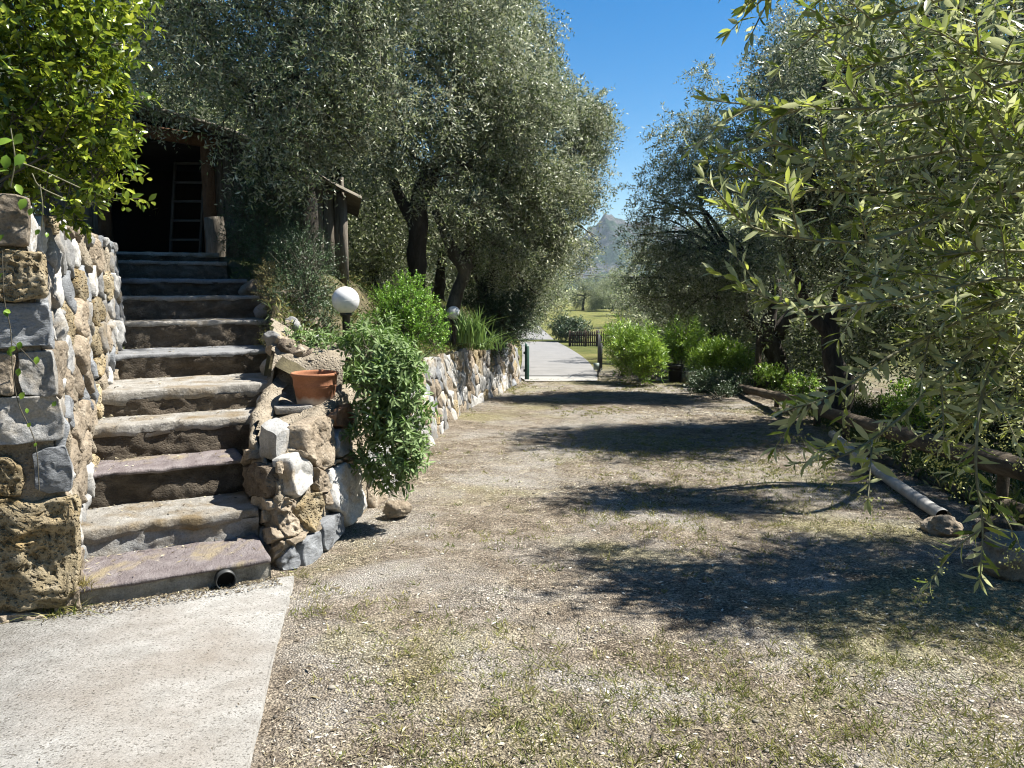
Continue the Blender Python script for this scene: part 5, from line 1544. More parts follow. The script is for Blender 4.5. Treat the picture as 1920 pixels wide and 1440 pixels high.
for k, (x, y, hh) in enumerate([(-6.5, -3.0, 5.4), (-1.5, -6.5, 5.6), (4.0, -5.0, 5.6), (-10.0, 0.5, 5.6), (9.0, -2.0, 5.2), (1.5, -11, 6.0), (-7, -9, 6)]):  # unseen trees added to block sky light and deepen the shade
    t = far_tree(['olive tree standing left behind the viewpoint beside the pad', 'olive tree directly behind the viewpoint', 'olive tree right behind the viewpoint', 'olive tree on the upper terrace left of the tall wall', 'olive tree beyond the near olive on the right', 'second-row olive tree behind the viewpoint', 'second-row olive tree behind the concrete pad'][k], 960, 30, hh, 1.25, False, 'olive trees around the yard', 40 + k)
    t.location = (x, y, float(gz(x, y)) - .1)

# ------------------------------------------------------------------ the near olive whose branches hang into the view
def near_tree():
    rng = np.random.default_rng(21)
    b = np.array([3.3, 1.7, -.12])
    t = thing('olive_tree', b, 'near olive tree whose leafy branches hang into the view from the right', 'olive tree', 'olive trees right of the drive')
    g = Geo()
    s = spline([b, b + [.05, .1, .9], b + [-.15, .1, 1.7], b + [-.3, .2, 2.6], b + [-.2, .3, 3.4]], 24)
    g.tube(s, np.linspace(.2, .08, 24), 14, .25, 5)
    main = [  # tip px, py, depth ; mid px, py, depth ; entry px, py, depth
        [(1328, 188, 1.95), (1520, 205, 1.95), (1750, 190, 2.0), (2000, 130, 2.1)],
        [(1352, 385, 1.85), (1440, 435, 1.85), (1640, 450, 1.95), (1850, 370, 2.05), (2050, 320, 2.1)],
        [(1402, 545, 1.8), (1500, 575, 1.85), (1690, 560, 1.9), (1850, 525, 2.0), (2050, 490, 2.1)],
        [(1470, 770, 1.9), (1560, 740, 1.95), (1700, 650, 2.05), (1900, 560, 2.1), (2050, 520, 2.2)],
        [(1490, 870, 1.9), (1590, 850, 1.95), (1680, 790, 2.0), (1800, 680, 2.1), (2000, 560, 2.2)],
        [(1838, 1085, 1.9), (1842, 980, 1.95), (1830, 850, 2.0), (1860, 700, 2.1), (2000, 600, 2.2)],
        [(1400, 10, 2.0), (1480, -40, 2.0), (1700, -80, 2.1), (2000, -120, 2.2)],
        [(1500, 62, 2.1), (1620, 40, 2.1), (1760, 0, 2.1), (2000, -60, 2.2)],
        [(1420, 250, 2.0), (1560, 300, 2.05), (1740, 290, 2.1), (2000, 230, 2.2)],
        [(1600, 420, 2.2), (1720, 400, 2.2), (1900, 430, 2.25), (2050, 430, 2.3)],
        [(1650, 180, 2.3), (1760, 160, 2.3), (1900, 100, 2.35), (2050, 60, 2.4)],
        [(1660, 560, 2.3), (1780, 600, 2.3), (1900, 640, 2.35), (2050, 650, 2.4)],
        [(1730, 760, 2.3), (1830, 780, 2.3), (1950, 740, 2.35), (2050, 700, 2.4)],
        [(1380, 300, 2.1), (1500, 350, 2.1), (1700, 360, 2.2), (2000, 350, 2.3)],
        [(1770, 60, 2.0), (1850, 110, 2.0), (1960, 120, 2.1), (2050, 110, 2.2)],
        [(1760, 480, 2.0), (1850, 470, 2.0), (1960, 470, 2.1), (2050, 460, 2.2)],
        [(1790, 300, 2.0), (1880, 290, 2.0), (1960, 280, 2.1), (2050, 270, 2.2)],
        [(1560, 130, 2.2), (1680, 110, 2.2), (1850, 40, 2.3), (2050, -20, 2.4)],
        [(1640, 300, 2.4), (1760, 250, 2.4), (1900, 200, 2.4), (2050, 180, 2.4)],
        [(1700, 420, 2.4), (1800, 520, 2.4), (1900, 560, 2.4), (2050, 560, 2.4)],
        [(1540, 200, 2.35), (1660, 230, 2.35), (1800, 200, 2.4), (2050, 140, 2.45)],
        [(1580, 520, 2.15), (1700, 510, 2.2), (1850, 560, 2.3), (2050, 540, 2.4)],
        [(1820, 180, 2.15), (1890, 210, 2.2), (1960, 200, 2.2), (2050, 190, 2.3)],
        [(1830, 380, 2.2), (1890, 400, 2.2), (1960, 390, 2.25), (2050, 380, 2.3)],
        [(1820, 760, 2.25), (1880, 720, 2.25), (1960, 690, 2.3), (2050, 660, 2.35)],
        [(1860, 560, 2.0), (1910, 560, 2.0), (1970, 550, 2.1), (2050, 540, 2.2)],
        [(1800, 640, 2.1), (1880, 620, 2.1), (1960, 600, 2.2), (2050, 580, 2.3)],
    ]
    tw = Geo()
    PP, DD, NN, LL, WW, RR = [], [], [], [], [], []
    fl_P = []
    def leaves_on(P, rtip, dens=1.0, size=1.0):
        """opposite pairs of leaves along a twig polyline"""
        seg = np.linalg.norm(np.diff(P, axis=0), axis=1).sum()
        n = max(3, int(seg / 0.021 * dens))
        Q = spline(P, n + 1)
        T = norm(np.gradient(Q, axis=0))
        for k in range(1, n + 1):
            a = norm(np.cross(T[k], [0, 0, 1.0] if k % 2 else rng.normal(size=3)))
            for sgn in (-1, 1):
                if rng.random() < 0.12: continue
                d = norm(T[k] * rng.uniform(.35, .85) + a * sgn * rng.uniform(.5, .9) + rng.normal(size=3) * .18 + [0, 0, rng.uniform(-.1, .45)])
                PP.append(Q[k]); DD.append(d)
                NN.append(norm(T[k] * .5 + [0, 0, .55] + rng.normal(size=3) * .45))
                f = rng.uniform(.7, 1.15) * size * (0.75 if k > n - 3 else 1)
                LL.append(.064 * f); WW.append(.0148 * f * rng.uniform(.85, 1.2)); RR.append(rng.random())
        for sgn in (-.3, .3):
            PP.append(Q[-1]); DD.append(norm(T[-1] + rng.normal(size=3) * .3)); NN.append(norm(rng.normal(size=3) + [0, 0, .7])); LL.append(.045); WW.append(.011); RR.append(rng.random())
    trunk_top = s[16:]
    for mi, ctrl in enumerate(main):
        P = np.array([at(*c) for c in ctrl])[::-1]
        o = trunk_top[np.argmin(np.linalg.norm(trunk_top - P[0], axis=1))]
        full = spline(np.concatenate([[o, (o + P[0]) / 2 + [0, 0, .1]], P]), 60)
        tw.tube(full, np.concatenate([np.linspace(.018, .006, 25), np.linspace(.006, .0015, 35)]), 6, cap=False)
        i0 = np.argmin(np.linalg.norm(full - P[0], axis=1))
        L = full[i0:]
        leaves_on(L[len(L) // 5:], .002, .95)
        nside = 5 if mi in (3, 4, 5) else (12 if mi < 10 else 14)
        for k in range(nside):
            j = int(len(L) * (0.12 + .8 * k / nside)) + rng.integers(0, 2)
            j = min(j, len(L) - 2)
            T = norm(L[j + 1] - L[j])
            sd = norm(np.cross(T, rng.normal(size=3)))
            d = norm(T * .75 + sd * .7 + np.array([0, 0, rng.uniform(-.3, .2) if mi in (3, 4, 5) else rng.uniform(-.1, .6)]))
            ln = rng.uniform(.08, .20)
            tip = L[j] + d * ln + [0, 0, -ln * (.25 if mi in (3, 4, 5) else .05)]
            if tip[1] > 2.72 or tip[1] < 1.3: continue
            ct = np.array([L[j], L[j] + d * ln * .55, tip])
            tw.tube(spline(ct, 7), np.linspace(.003, .0012, 7), 5, cap=False)
            leaves_on(ct, .0012, 1.0, rng.uniform(.85, 1.15))
            if mi in (3, 4, 5, 12, 13) and rng.random() < .8:
                for q in range(3):
                    fl_P.append(ct[1 + (q > 0)] + rng.normal(size=3) * .012)
    tw.build('branch', M['twig'], t, True)
    g.build('trunk', M['bark'], t, True)
    V, Q, T = leaf_fine(np.array(PP), np.array(DD), np.array(NN), np.array(LL), np.array(WW), droop=.14)
    r = np.array(RR)
    mesh('foliage', V, [Q, T], M['olive_near'], t, smooth=True, rnd=np.concatenate([np.tile(r, 2), np.tile(r, 4)]))
    # hanging blossom sprays
    fp = np.array(fl_P)
    n = 26
    off = np.stack([rng.normal(size=(len(fp), n)) * .012, rng.normal(size=(len(fp), n)) * .012, -rng.random((len(fp), n)) * .075], -1)
    P = (fp[:, None] + off).reshape(-1, 3)
    V, Q = leaf_quads(P, rng.normal(size=P.shape), rng.normal(size=P.shape), .007, .006)
    mesh('blossom', V, [Q], M['blossom'], t, rnd=rng.random(len(Q)))
    # the rest of its crown above and beyond the frame
    crown('crown', t, [(3.2, 1.2, 3.4, 1.0, .9, .7), (4.0, 1.7, 3.3, 1.0, 1.0, .9), (2.8, .6, 3.2, .9, .8, .6), (4.0, .4, 3.0, 1.0, 1.0, .8)], 1600, rng, M['olive'])
near_tree()

# ------------------------------------------------------------------ shrubs and plants
# laurel above the tall wall
cl = C([(60, 60, 4.45, .36), (130, 60, 4.5, .32), (60, 190, 4.4, .36), (145, 170, 4.45, .30), (175, 260, 4.45, .19), (120, 290, 4.4, .28), (180, 330, 4.5, .16), (30, 280, 4.55, .26), (100, 360, 4.5, .16), (-60, 120, 4.6, .5), (100, -60, 4.6, .5), (-60, -60, 4.6, .6), (185, 110, 4.5, .15), (150, 390, 4.55, .10), (195, 215, 4.5, .12), (-120, 300, 4.5, .4), (-10, 240, 4.7, .3), (10, 330, 4.7, .22)])
bush('laurel_bush', 'bright yellow-green laurel bush spilling over the top of the tall stone wall', 'bush', sp(.6, -.55, 1.95), cl, 1750, 31, M['laurel'], tl=.13, per=9, Lf=.06, Wf=.028, up=.35, fine=True, stems=10, power=.3, droop=.15, jitter=.5)
# sage
cl = C([(690, 650, 6.0, .16), (740, 680, 5.85, .17), (745, 730, 5.75, .17), (700, 720, 5.7, .15), (720, 780, 5.7, .14), (755, 800, 5.7, .17), (770, 760, 5.75, .12), (680, 815, 5.75, .10), (740, 860, 5.7, .15), (775, 850, 5.75, .11), (700, 870, 5.8, .11), (735, 900, 5.75, .10), (700, 790, 5.8, .15), (760, 700, 5.9, .12)])
bush('sage_bush', 'pale green sage bush cascading over the wall to the drive', 'bush', at(700, 700, 6.25), cl, 600, 32, M['sage'], tl=.09, per=10, Lf=.075, Wf=.021, up=.45, fine=True, stems=9, power=.28, droop=.15, spread=.95, upbias=.9)
cl = C([(630, 665, 6.6, .17), (590, 660, 6.7, .14), (700, 630, 6.7, .16), (560, 660, 6.7, .15), (650, 720, 6.5, .12), (570, 680, 6.75, .12), (610, 675, 6.8, .12)])
bush('sage_bush', 'dark shaded sage behind the terracotta pot below the larger globe lamp', 'bush', at(620, 700, 6.6), cl, 380, 33, M['sage'], tl=.1, per=10, Lf=.06, Wf=.017, up=.4, fine=True, power=.3)
# boxwood
cl = C([(765, 575, 9.0, .27), (740, 600, 8.9, .22), (800, 610, 8.9, .22), (760, 625, 8.8, .22), (770, 540, 9.1, .14), (725, 560, 9.1, .13), (815, 640, 8.9, .12), (735, 640, 8.8, .12), (720, 600, 9.0, .13)])
bush('boxwood_bush', 'rounded bright green boxwood bush between the two globe lamps', 'bush', at(765, 665, 9.0), cl, 1500, 34, M['box'], tl=.11, per=12, Lf=.026, Wf=.014, up=.7, power=.3, upbias=.6)
# dark shrubs
cl = C([(560, 560, 7.6, .28), (590, 610, 7.5, .2), (570, 500, 7.9, .28), (590, 550, 7.8, .16), (540, 620, 7.4, .16), (565, 470, 8.2, .25), (530, 480, 8.3, .22), (610, 640, 7.3, .15)])
bush('evergreen_shrub', 'dark fine-leaved shrub beside the upper steps', 'shrub', at(570, 640, 7.7), cl, 1800, 35, M['dark'], tl=.16, per=12, Lf=.024, Wf=.009, up=.45, power=.4, stems=14)
cl = C([(470, 400, 8.9, .22), (500, 440, 8.8, .25), (450, 450, 9.2, .15), (520, 370, 8.9, .25), (480, 330, 9.2, .2), (520, 460, 9.0, .22)])
bush('evergreen_shrub', 'tall dark shrub in front of the shed planks', 'shrub', at(520, 500, 9.0), cl, 1700, 36, M['dark'], tl=.18, per=12, Lf=.03, Wf=.011, up=.3, power=.42, stems=12)
cl = C([(510, 520, 7.9, .13), (500, 545, 7.7, .10), (525, 560, 7.6, .13)])
bush('dry_shrub', 'small yellowish dry shrub at the right end of the upper steps', 'shrub', at(512, 580, 7.8), cl, 420, 37, M['dry'], tl=.10, per=10, Lf=.02, Wf=.006, up=.6, power=.4)
cl = C([(545, 650, 6.9, .07), (580, 655, 6.8, .06), (515, 640, 7.0, .07), (560, 690, 6.7, .06)])
bush('rosemary_sprig', 'pale green trailing sprig hanging at the right end of the middle steps', 'shrub', at(560, 650, 7.1), cl, 220, 38, M['grass'], tl=.12, per=14, Lf=.018, Wf=.004, up=.1, power=.5)
cl = C([(945, 600, 16.0, .45), (920, 580, 16.2, .4), (965, 620, 16.2, .3), (975, 580, 16.6, .4), (935, 640, 15.6, .25), (900, 560, 16.5, .4)])
bush('evergreen_shrub', 'dark rounded shrub hanging over the far end of the long wall', 'shrub', at(945, 650, 16.3), cl, 1500, 39, M['dark'], tl=.2, per=12, Lf=.05, Wf=.02, up=.3, power=.38)
# iris clump and tufts: blades
def blades(name, label, cat, base, n, h, spread, seed, mat, w=.02, group=None, lean=0.5):
    rng = np.random.default_rng(seed)
    base = np.asarray(base, float)
    t = thing(name, base, label, cat, group)
    g = Geo()
    V, Q = [], []
    r = []
    for k in range(n):
        b = base + [rng.normal() * spread, rng.normal() * spread, 0]
        d = rng.normal(size=2) * lean
        hh = h * rng.uniform(.55, 1.1)
        s = np.linspace(0, 1, 5)
        c = b + np.stack([d[0] * hh * s ** 2, d[1] * hh * s ** 2, hh * (s - .3 * np.hypot(*d) * s ** 2)], -1)
        sd = norm(np.array([rng.normal(), rng.normal(), 0])) * w / 2
        ww = np.array([.8, 1, .9, .6, .03])[:, None]
        P = np.stack([c - sd * ww, c + sd * ww], 1).reshape(-1, 3)
        o = len(V) * 10
        V.append(P); Q.append(np.array([[2 * i, 2 * i + 1, 2 * i + 3, 2 * i + 2] for i in range(4)]) + o); r += [rng.random()] * 4
    mesh('blades', np.concatenate(V), [np.concatenate(Q)], mat, t, rnd=r)
    return t
blades('iris_clump', 'upright iris clump beside the smaller globe lamp', 'plant', at(884, 642, 12.5), 110, .62, .13, 41, M['iris'], .03, lean=.35)
blades('grass_tuft', 'drooping grass tuft on the long wall below the iris clump', 'plant', at(908, 655, 12.9), 120, .45, .16, 42, M['iris'], .02, lean=.9)
blades('weed_tuft', 'green weed at the foot of the corner blocks beside the bottom step', 'plant', gp(135, 1160) + [0, 0, .02], 80, .13, .045, 43, M['grass'], .006, lean=.9)
blades('weed_tuft', 'thin green weed at the wall foot left of the bottom step, nearer the frame edge', 'plant', gp(95, 1168) + [0, 0, .02], 50, .11, .04, 44, M['grass'], .006, lean=1.1)
blades('dry_tuft', 'rusty dry tuft in the joint at the left end of the bottom step', 'plant', sp(.02, -.02, -.02), 130, .09, .02, 45, M['dry'], .004, lean=.6)
# oleanders at the gate
for k, (c_, lb, n) in enumerate([([(1175, 665, 18.6, .42), (1160, 640, 18.8, .35), (1200, 640, 18.7, .35), (1190, 690, 18.4, .3)], 'oleander bush nearest the gate leaf', 520), ([(1215, 660, 18.0, .26), (1225, 680, 17.9, .24), (1208, 690, 17.8, .2)], 'yellowish oleander shoots left of the black plant tub', 260),
                                  ([(1280, 640, 19.2, .4), (1260, 660, 19.3, .34), (1305, 660, 19.1, .36), (1285, 620, 19.6, .3)], 'tall oleander bush behind the black plant tub', 520), ([(1345, 670, 17.8, .34), (1370, 680, 17.6, .34), (1320, 685, 17.9, .28), (1395, 695, 17.4, .26)], 'low bright oleander bush above the dark brush heap', 560)]):
    bush('oleander_bush', lb, 'bush', gp(c_[0][0], 712) + [0, .8, 0], C(c_), n, 50 + k, M['oleander'], tl=.26, per=12, Lf=.13, Wf=.022, up=.75, power=.4, spread=.7, upbias=.3, group='oleanders by the gate', stems=10)
cl = C([(1340, 722, 16.6, .30), (1375, 725, 16.2, .30), (1320, 735, 16.2, .22), (1360, 745, 15.6, .25), (1310, 718, 16.8, .2)])
bush('brush_heap', 'dark heap of cut brush at the start of the far log rail', 'brush heap', gp(1350, 750), cl, 1300, 55, M['dark'], tl=.2, per=10, Lf=.05, Wf=.018, up=.1, power=.45, jitter=.9)
for k, (px, py, Y, r, lb) in enumerate([(1440, 705, 16, .25, 'yellow-green plant between the post and the dark trunk'), (1500, 730, 12.6, .26, 'yellow-green plant behind the far log rail'), (1700, 755, 9.0, .25, 'yellow-green plant behind the upper near log rail')]):
    bush('low_plant', lb, 'plant', at(px, py + 20, Y), C([(px, py, Y, r), (px + 20, py + 5, Y, r * .7)]), 200, 56 + k, M['oleander'], tl=.1, per=9, Lf=.06, Wf=.025, up=.6, power=.4, group='yellow-green plants behind the logs')
bush('roadside_shrub', 'dark round shrub on the road verge before the picket fence', 'shrub', (3.7, 49, -1.85), [(3.6, 49, -1.0, .9, .9, .8), (4.3, 49.3, -1.1, .7, .7, .7), (3.1, 50, -.9, .6, .6, .7)], 900, 61, M['dark'], tl=.28, per=11, Lf=.13, Wf=.05, up=.4, power=.4)

# vine with leaves on the corner blocks
def vine():
    rng = np.random.default_rng(9)
    def onf(px, py, o=.075):
        r = ray(px, py); n = np.array([.468, -.884]); c = sp(0, -0.03, 0)[:2] + n * o
        return np.array([0, 0, EYE]) + r * ((c @ n) / (r[:2] @ n))
    t = thing('climbing_vine', onf(28, 900), 'thin climbing vine with a few leaves on the corner blocks', 'vine')
    P = spline([onf(4, 470), onf(8, 560), onf(20, 620), onf(24, 700), onf(36, 760), onf(66, 830), onf(74, 920)], 40)
    g = Geo(); g.tube(P, .0025, 5, cap=False); g.tube(spline([onf(24, 640), onf(50, 665), onf(72, 690)], 10), .002, 5, cap=False); g.build('stem', M['twig_dark'], t)
    spots = [(6, 512, .03), (10, 580, .028), (20, 585, .026), (30, 650, .03), (38, 640, .03), (16, 655, .026), (70, 668, .03), (36, 690, .03), (46, 735, .032), (105, 752, .024), (50, 765, .02), (58, 792, .022), (8, 440, .03), (68, 830, .016)]
    hang = [(25, 262, .055), (45, 290, .05), (18, 320, .05), (48, 372, .045), (62, 390, .03), (30, 345, .04), (12, 290, .05), (75, 430, .025), (88, 436, .02), (40, 250, .045)]
    for k, (px, py, L) in enumerate(spots + hang):
        o = .085 if k < len(spots) else .11
        p = onf(px, py, o)
        d = norm(np.array([rng.normal() * .6, -.25, -.7 + rng.normal() * .3])); n = norm(np.array([.5, -.7, .6]) + rng.normal(size=3) * .3)
        V, Q, T = leaf_fine(p[None], d[None], n[None], L * 1.4, L * .95, droop=.25)
        mesh('leaf', V, [Q, T], M['ivy'], t, smooth=True, rnd=[rng.random()] * 6)
    g = Geo()
    for a, b_, c_ in (((40, 305), (80, 320), (150, 352)), ((60, 325), (75, 350), (120, 372)), ((75, 345), (80, 390), (78, 425)), ((20, 240), (28, 300), (20, 350))):
        g.tube(spline([onf(*a, .11), onf(*b_, .1), onf(*c_, .06)], 14), .003, 5, cap=False)
    g.build('stem', M['twig'], t)
vine()

# ------------------------------------------------------------------ litter, grass, pebbles on the drive
def scatter_ground():
    rng = np.random.default_rng(77)
    def pts(n, y0, y1, p=1.0):
        y = y0 + (y1 - y0) * rng.random(n) ** p
        x0 = np.where(y < 4.5, np.interp(y, [2.2, 2.55, 4.47], [-.85, -.92, -1.3]) + .02, wall_x(y) + .03)
        x1 = np.minimum(edge_right(y) + .5, y * .72 + .2)
        x = x0 + (x1 - x0) * rng.random(n)
        return x, y
    dens = lambda x, y: fbm(np.stack([x * .55, y * .55, 0 * x + 3], -1), 3)
    # dry shreds and leaves
    V, Q, R = [], [], []
    n0 = 0
    for n, y0, y1, L, W in ((40000, 2.3, 6.0, .034, .0036), (34000, 2.3, 6.0, .016, .0045), (34000, 6.0, 12, .045, .007), (22000, 12, 20, .06, .013)):
        x, y = pts(n, y0, y1)
        keep = rng.random(n) < np.clip(.52 + .75 * dens(x, y), .10, 1)
        x, y = x[keep], y[keep]
        z = ground_z(x, y) + rng.uniform(.001, .007, len(x))
        a = rng.uniform(0, 2 * math.pi, len(x))
        D = np.stack([np.cos(a), np.sin(a), rng.normal(size=len(x)) * .16], -1)
        Nn = np.stack([rng.normal(size=len(x)) * .35, rng.normal(size=len(x)) * .35, np.ones(len(x))], -1)
        v, q = leaf_quads(np.stack([x, y, z], -1), D, Nn, L * rng.uniform(.35, 1.5, len(x)), W * rng.uniform(.5, 1.6, len(x)))
        V.append(v); Q.append(q + n0); n0 += len(v)
        R.append(np.clip(rng.random(len(x)) * .62 + .38 * rng.random(len(x)) ** 2.2 + .12 * dens(x + 9, y), 0, 1))
    # twigs, larger dead leaves and white stone chips
    for n, L, W, lo, hi, zz in ((240, .10, .0045, 0.0, .14, .006), (420, .05, .012, .1, .5, .004), (260, .045, .012, .82, .95, .004), (420, .018, .014, .86, .96, .003)):
        x, y = pts(n, 2.3, 9.0, 1.5)
        z = ground_z(x, y) + zz
        a = rng.uniform(0, 2 * math.pi, n)
        D = np.stack([np.cos(a), np.sin(a), rng.normal(size=n) * .08], -1)
        Nn = np.stack([rng.normal(size=n) * .25, rng.normal(size=n) * .25, np.ones(n)], -1)
        v, q = leaf_quads(np.stack([x, y, z], -1), D, Nn, L * rng.uniform(.5, 1.4, n), W * rng.uniform(.6, 1.4, n))
        V.append(v); Q.append(q + n0); n0 += len(v); R.append(rng.uniform(lo, hi, n))
    props(mesh('leaf_litter', np.concatenate(V), [np.concatenate(Q)], M['litter'], rnd=np.concatenate(R)), 'dry grass clippings and fallen olive leaves strewn over the drive', 'litter', kind='stuff')
    # silvery fallen olive leaves, larger
    # short grass
    x, y = pts(7000, 2.3, 19.5, 1.6)
    keep = rng.random(len(x)) < np.clip(fbm(np.stack([x * .7, y * .7, 0 * x + 11], -1), 3) * 1.5 + .12 + np.clip((x - .7) * .6, 0, .8) * np.clip((5.2 - y) / 1.2, 0, 1), 0.02, 1)
    x, y = x[keep], y[keep]
    k = 11
    bx = x[:, None] + rng.normal(size=(len(x), k)) * .022; by = y[:, None] + rng.normal(size=(len(x), k)) * .022
    bz = ground_z(bx.ravel(), by.ravel())
    B = np.stack([bx.ravel(), by.ravel(), bz], -1)
    D = np.stack([rng.normal(size=len(B)) * .75, rng.normal(size=len(B)) * .75, np.full(len(B), .65)], -1)
    v, q = leaf_quads(B, D, rng.normal(size=B.shape), .045 * rng.uniform(.4, 1.4, len(B)), .0036 * (1 + B[:, 1] * .08))
    props(mesh('grass', v, [q], M['grass'], rnd=np.repeat(rng.random(len(x)) * .6, k) + rng.random(len(B)) * .4), 'thin patches of short yellow-green grass on the drive', 'grass', kind='stuff')
    # pebbles
    x, y = pts(6500, 2.3, 11, 1.5)
    keep = rng.random(len(x)) < np.clip(.5 - .6 * dens(x, y), .1, 1)
    x, y = x[keep], y[keep]
    ph = (1 + 5 ** .5) / 2
    I = norm(np.array([(-1, ph, 0), (1, ph, 0), (-1, -ph, 0), (1, -ph, 0), (0, -1, ph), (0, 1, ph), (0, -1, -ph), (0, 1, -ph), (ph, 0, -1), (ph, 0, 1), (-ph, 0, -1), (-ph, 0, 1)]))
    IF = np.array([(0, 11, 5), (0, 5, 1), (0, 1, 7), (0, 7, 10), (0, 10, 11), (1, 5, 9), (5, 11, 4), (11, 10, 2), (10, 7, 6), (7, 1, 8), (3, 9, 4), (3, 4, 2), (3, 2, 6), (3, 6, 8), (3, 8, 9), (4, 9, 5), (2, 4, 11), (6, 2, 10), (8, 6, 7), (9, 8, 1)])
    r = .0045 * np.exp(rng.normal(size=len(x)) * .45)
    sc = rng.uniform(.6, 1.3, (len(x), 1, 3)) * np.array([1, 1, .6])
    P = np.stack([x, y, ground_z(x, y) + r * .2], -1)
    v = (P[:, None] + I[None] * sc * r[:, None, None] * (1 + .15 * rng.normal(size=(len(x), 12, 1)))).reshape(-1, 3)
    f = (IF[None] + np.arange(len(x))[:, None, None] * 12).reshape(-1, 3)
    props(mesh('gravel', v, [f], M['pebble'], rnd=np.repeat(rng.random(len(x)), 20)), 'loose pebbles scattered on the drive', 'gravel', kind='stuff')
    # dead leaves in the corners of the steps
    k = rng.integers(0, 10, 900)
    f = STEP_F[k] + (STEP_F[k + 1] - STEP_F[k]) * (1 - rng.random(900) ** 2.2 * .95) - .01
    e = rng.random(900); e = np.where(rng.random(900) < .5, e ** 2.5, e)
    P = sp(f, STEP_L[k] - .02 + e * (STEP_R[k] - STEP_L[k]), 0); P[:, 2] = STEP_Z[k] + .006 + rng.random(900) * .006
    a = rng.uniform(0, 6.3, 900)
    v, q = leaf_quads(P, np.stack([np.cos(a), np.sin(a), rng.normal(size=900) * .2], -1), np.stack([rng.normal(size=900) * .3, rng.normal(size=900) * .3, 1 + 0 * a], -1), rng.uniform(.012, .045, 900), rng.uniform(.004, .012, 900))
    props(mesh('step_litter', v, [q], M['litter'], rnd=rng.random(900) * .8), 'dead leaves and crumbs gathered on the stone steps', 'litter', kind='stuff')
    # soil and crumbs swept against the bottom step
    n = 1500
    P = sp(-.012 - rng.random(n) ** 2 * .16, rng.uniform(-.05, 1.0, n), 0)
    P[:, 2] = gz(P[:, 0], P[:, 1]) + .05 + rng.random(n) * .006
    a = rng.uniform(0, 6.3, n)
    v, q = leaf_quads(P, np.stack([np.cos(a), np.sin(a), rng.normal(size=n) * .2], -1), np.stack([rng.normal(size=n) * .3, rng.normal(size=n) * .3, 1 + 0 * a], -1), rng.uniform(.006, .024, n), rng.uniform(.004, .012, n))
    props(mesh('pad_soil', v, [q], M['litter'], rnd=rng.random(n) * .6), 'brown soil crumbs swept against the bottom step', 'soil', kind='stuff')
    # specks on the concrete pad
    n = 190
    y = rng.uniform(2.4, 4.3, n); x = -.92 - (y - 2.55) * .2 - rng.random(n) ** 1.0 * 1.5 - .05
    ok = (np.stack([x - SO[0], y - SO[1]], -1) @ SF) < -.08
    x, y = x[ok], y[ok]
    a = rng.uniform(0, 6.3, len(x))
    v, q = leaf_quads(np.stack([x, y, gz(x, y) + .052], -1), np.stack([np.cos(a), np.sin(a), .1 + 0 * a], -1), np.stack([.2 * np.cos(a), 0 * a, 1 + 0 * a], -1), rng.uniform(.006, .022, len(x)), rng.uniform(.003, .007, len(x)))
    props(mesh('pad_litter', v, [q], M['litter'], rnd=rng.random(len(x)) * .3), 'dark crumbs and leaf bits lying on the concrete pad', 'litter', kind='stuff')
scatter_ground()

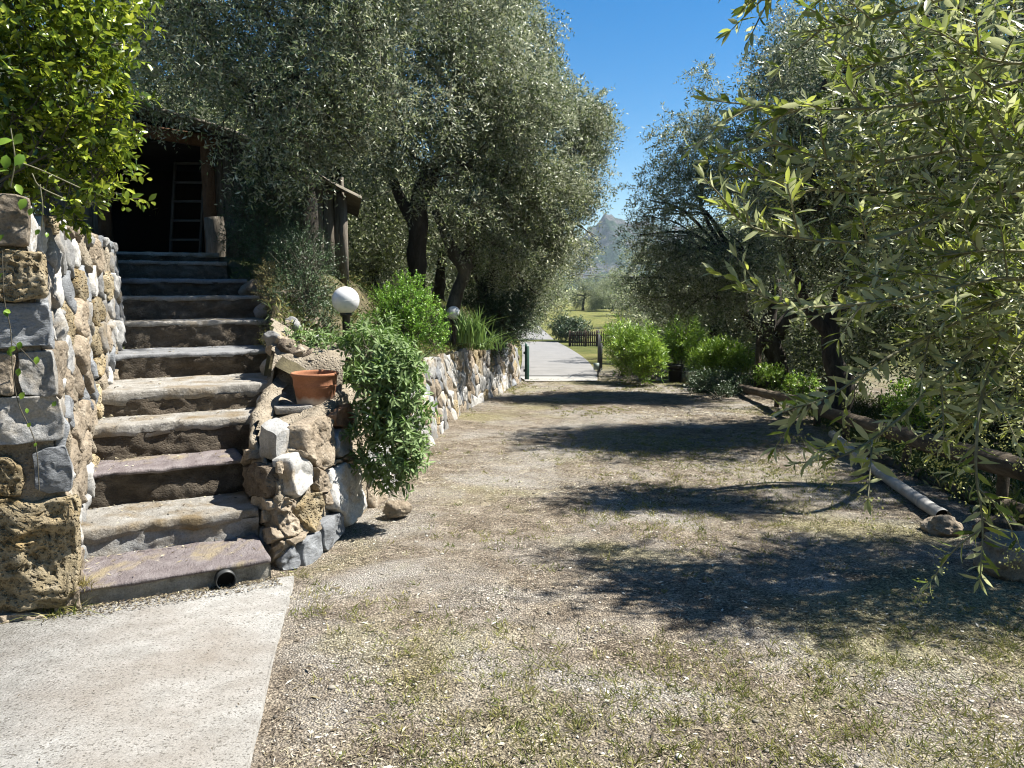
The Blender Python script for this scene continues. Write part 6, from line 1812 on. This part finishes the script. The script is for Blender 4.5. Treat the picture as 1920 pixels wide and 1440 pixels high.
def undergrowth():
    rng = np.random.default_rng(88)
    n = 7000
    y = 5.4 + 15 * rng.random(n) ** 1.3
    t = rng.random(n) ** 1.2 * 2.6 + .12
    x = wall_x(y) - t
    d = np.stack([x - SO[0], y - SO[1]], -1); f, r = d @ SF, d @ SR
    ok = ~((f < 5.4) & (r < np.interp(f, STEP_F, STEP_R) + .12)) & ~((f > 5) & (x < -3.2)) & ~(y < 6.5)
    ok &= rng.random(n) < np.clip(.7 + fbm(np.stack([x * 1.2, y * 1.2, 0 * x], -1), 2), .1, 1)
    x, y = x[ok], y[ok]
    k = 8
    B = np.stack([np.repeat(x, k) + rng.normal(size=len(x) * k) * .05, np.repeat(y, k) + rng.normal(size=len(x) * k) * .05, np.repeat(terrace_z(x, y), k)], -1)
    D = np.stack([rng.normal(size=len(B)) * .8, rng.normal(size=len(B)) * .8, rng.uniform(.2, 1.1, len(B))], -1)
    B[:, 2] += rng.random(len(B)) * .05
    v, q = leaf_quads(B, D, rng.normal(size=B.shape) + [0, 0, 1], .07 * rng.uniform(.5, 1.5, len(B)), .012 * rng.uniform(.5, 1.8, len(B)))
    y2 = 4.2 + 15 * rng.random(5200) ** 1.2
    x2 = edge_right(y2) + .35 + rng.random(5200) ** 1.3 * 5.0
    B2 = np.stack([np.repeat(x2, k) + rng.normal(size=len(x2) * k) * .07, np.repeat(y2, k) + rng.normal(size=len(x2) * k) * .07, np.repeat(ground_z(x2, y2), k)], -1)
    B2[:, 2] += rng.random(len(B2)) * .12
    D2 = np.stack([rng.normal(size=len(B2)) * .7, rng.normal(size=len(B2)) * .7, rng.uniform(.2, 1.2, len(B2))], -1)
    v2, q2 = leaf_quads(B2, D2, rng.normal(size=B2.shape) + [0, 0, 1], .10 * rng.uniform(.5, 1.5, len(B2)), .018 * rng.uniform(.5, 1.8, len(B2)))
    props(mesh('undergrowth', v2, [q2], M['weed'], rnd=np.repeat(rng.random(len(x2)) ** 1.6 * .6, k) + .2 * rng.random(len(B2))), 'dark weeds covering the bank behind the log rails', 'weeds', kind='stuff')
    props(mesh('undergrowth', v, [q], M['weed'], rnd=np.repeat(rng.random(len(x)) ** 1.4 * .7, k) + .3 * rng.random(len(B))), 'weeds and dry grass covering the shaded bank above the walls', 'weeds', kind='stuff')
undergrowth()

def haze():
    g = Geo(); g.box((0, 0, 82), (4000, 0, 0), (0, 4000, 0), (0, 0, 98))
    m = bpy.data.materials.new('thin_air_haze'); m.use_nodes = True
    N, L = m.node_tree.nodes, m.node_tree.links
    N.remove(N['Principled BSDF'])
    v = N.new('ShaderNodeVolumePrincipled')
    v.inputs['Color'].default_value = (0.72, 0.86, 1.0, 1)
    v.inputs['Density'].default_value = 0.00015
    L.new(v.outputs[0], N['Material Output'].inputs['Volume'])
    props(g.build('haze', m), 'thin bluish haze lying over the valley', 'haze', kind='stuff')
haze()
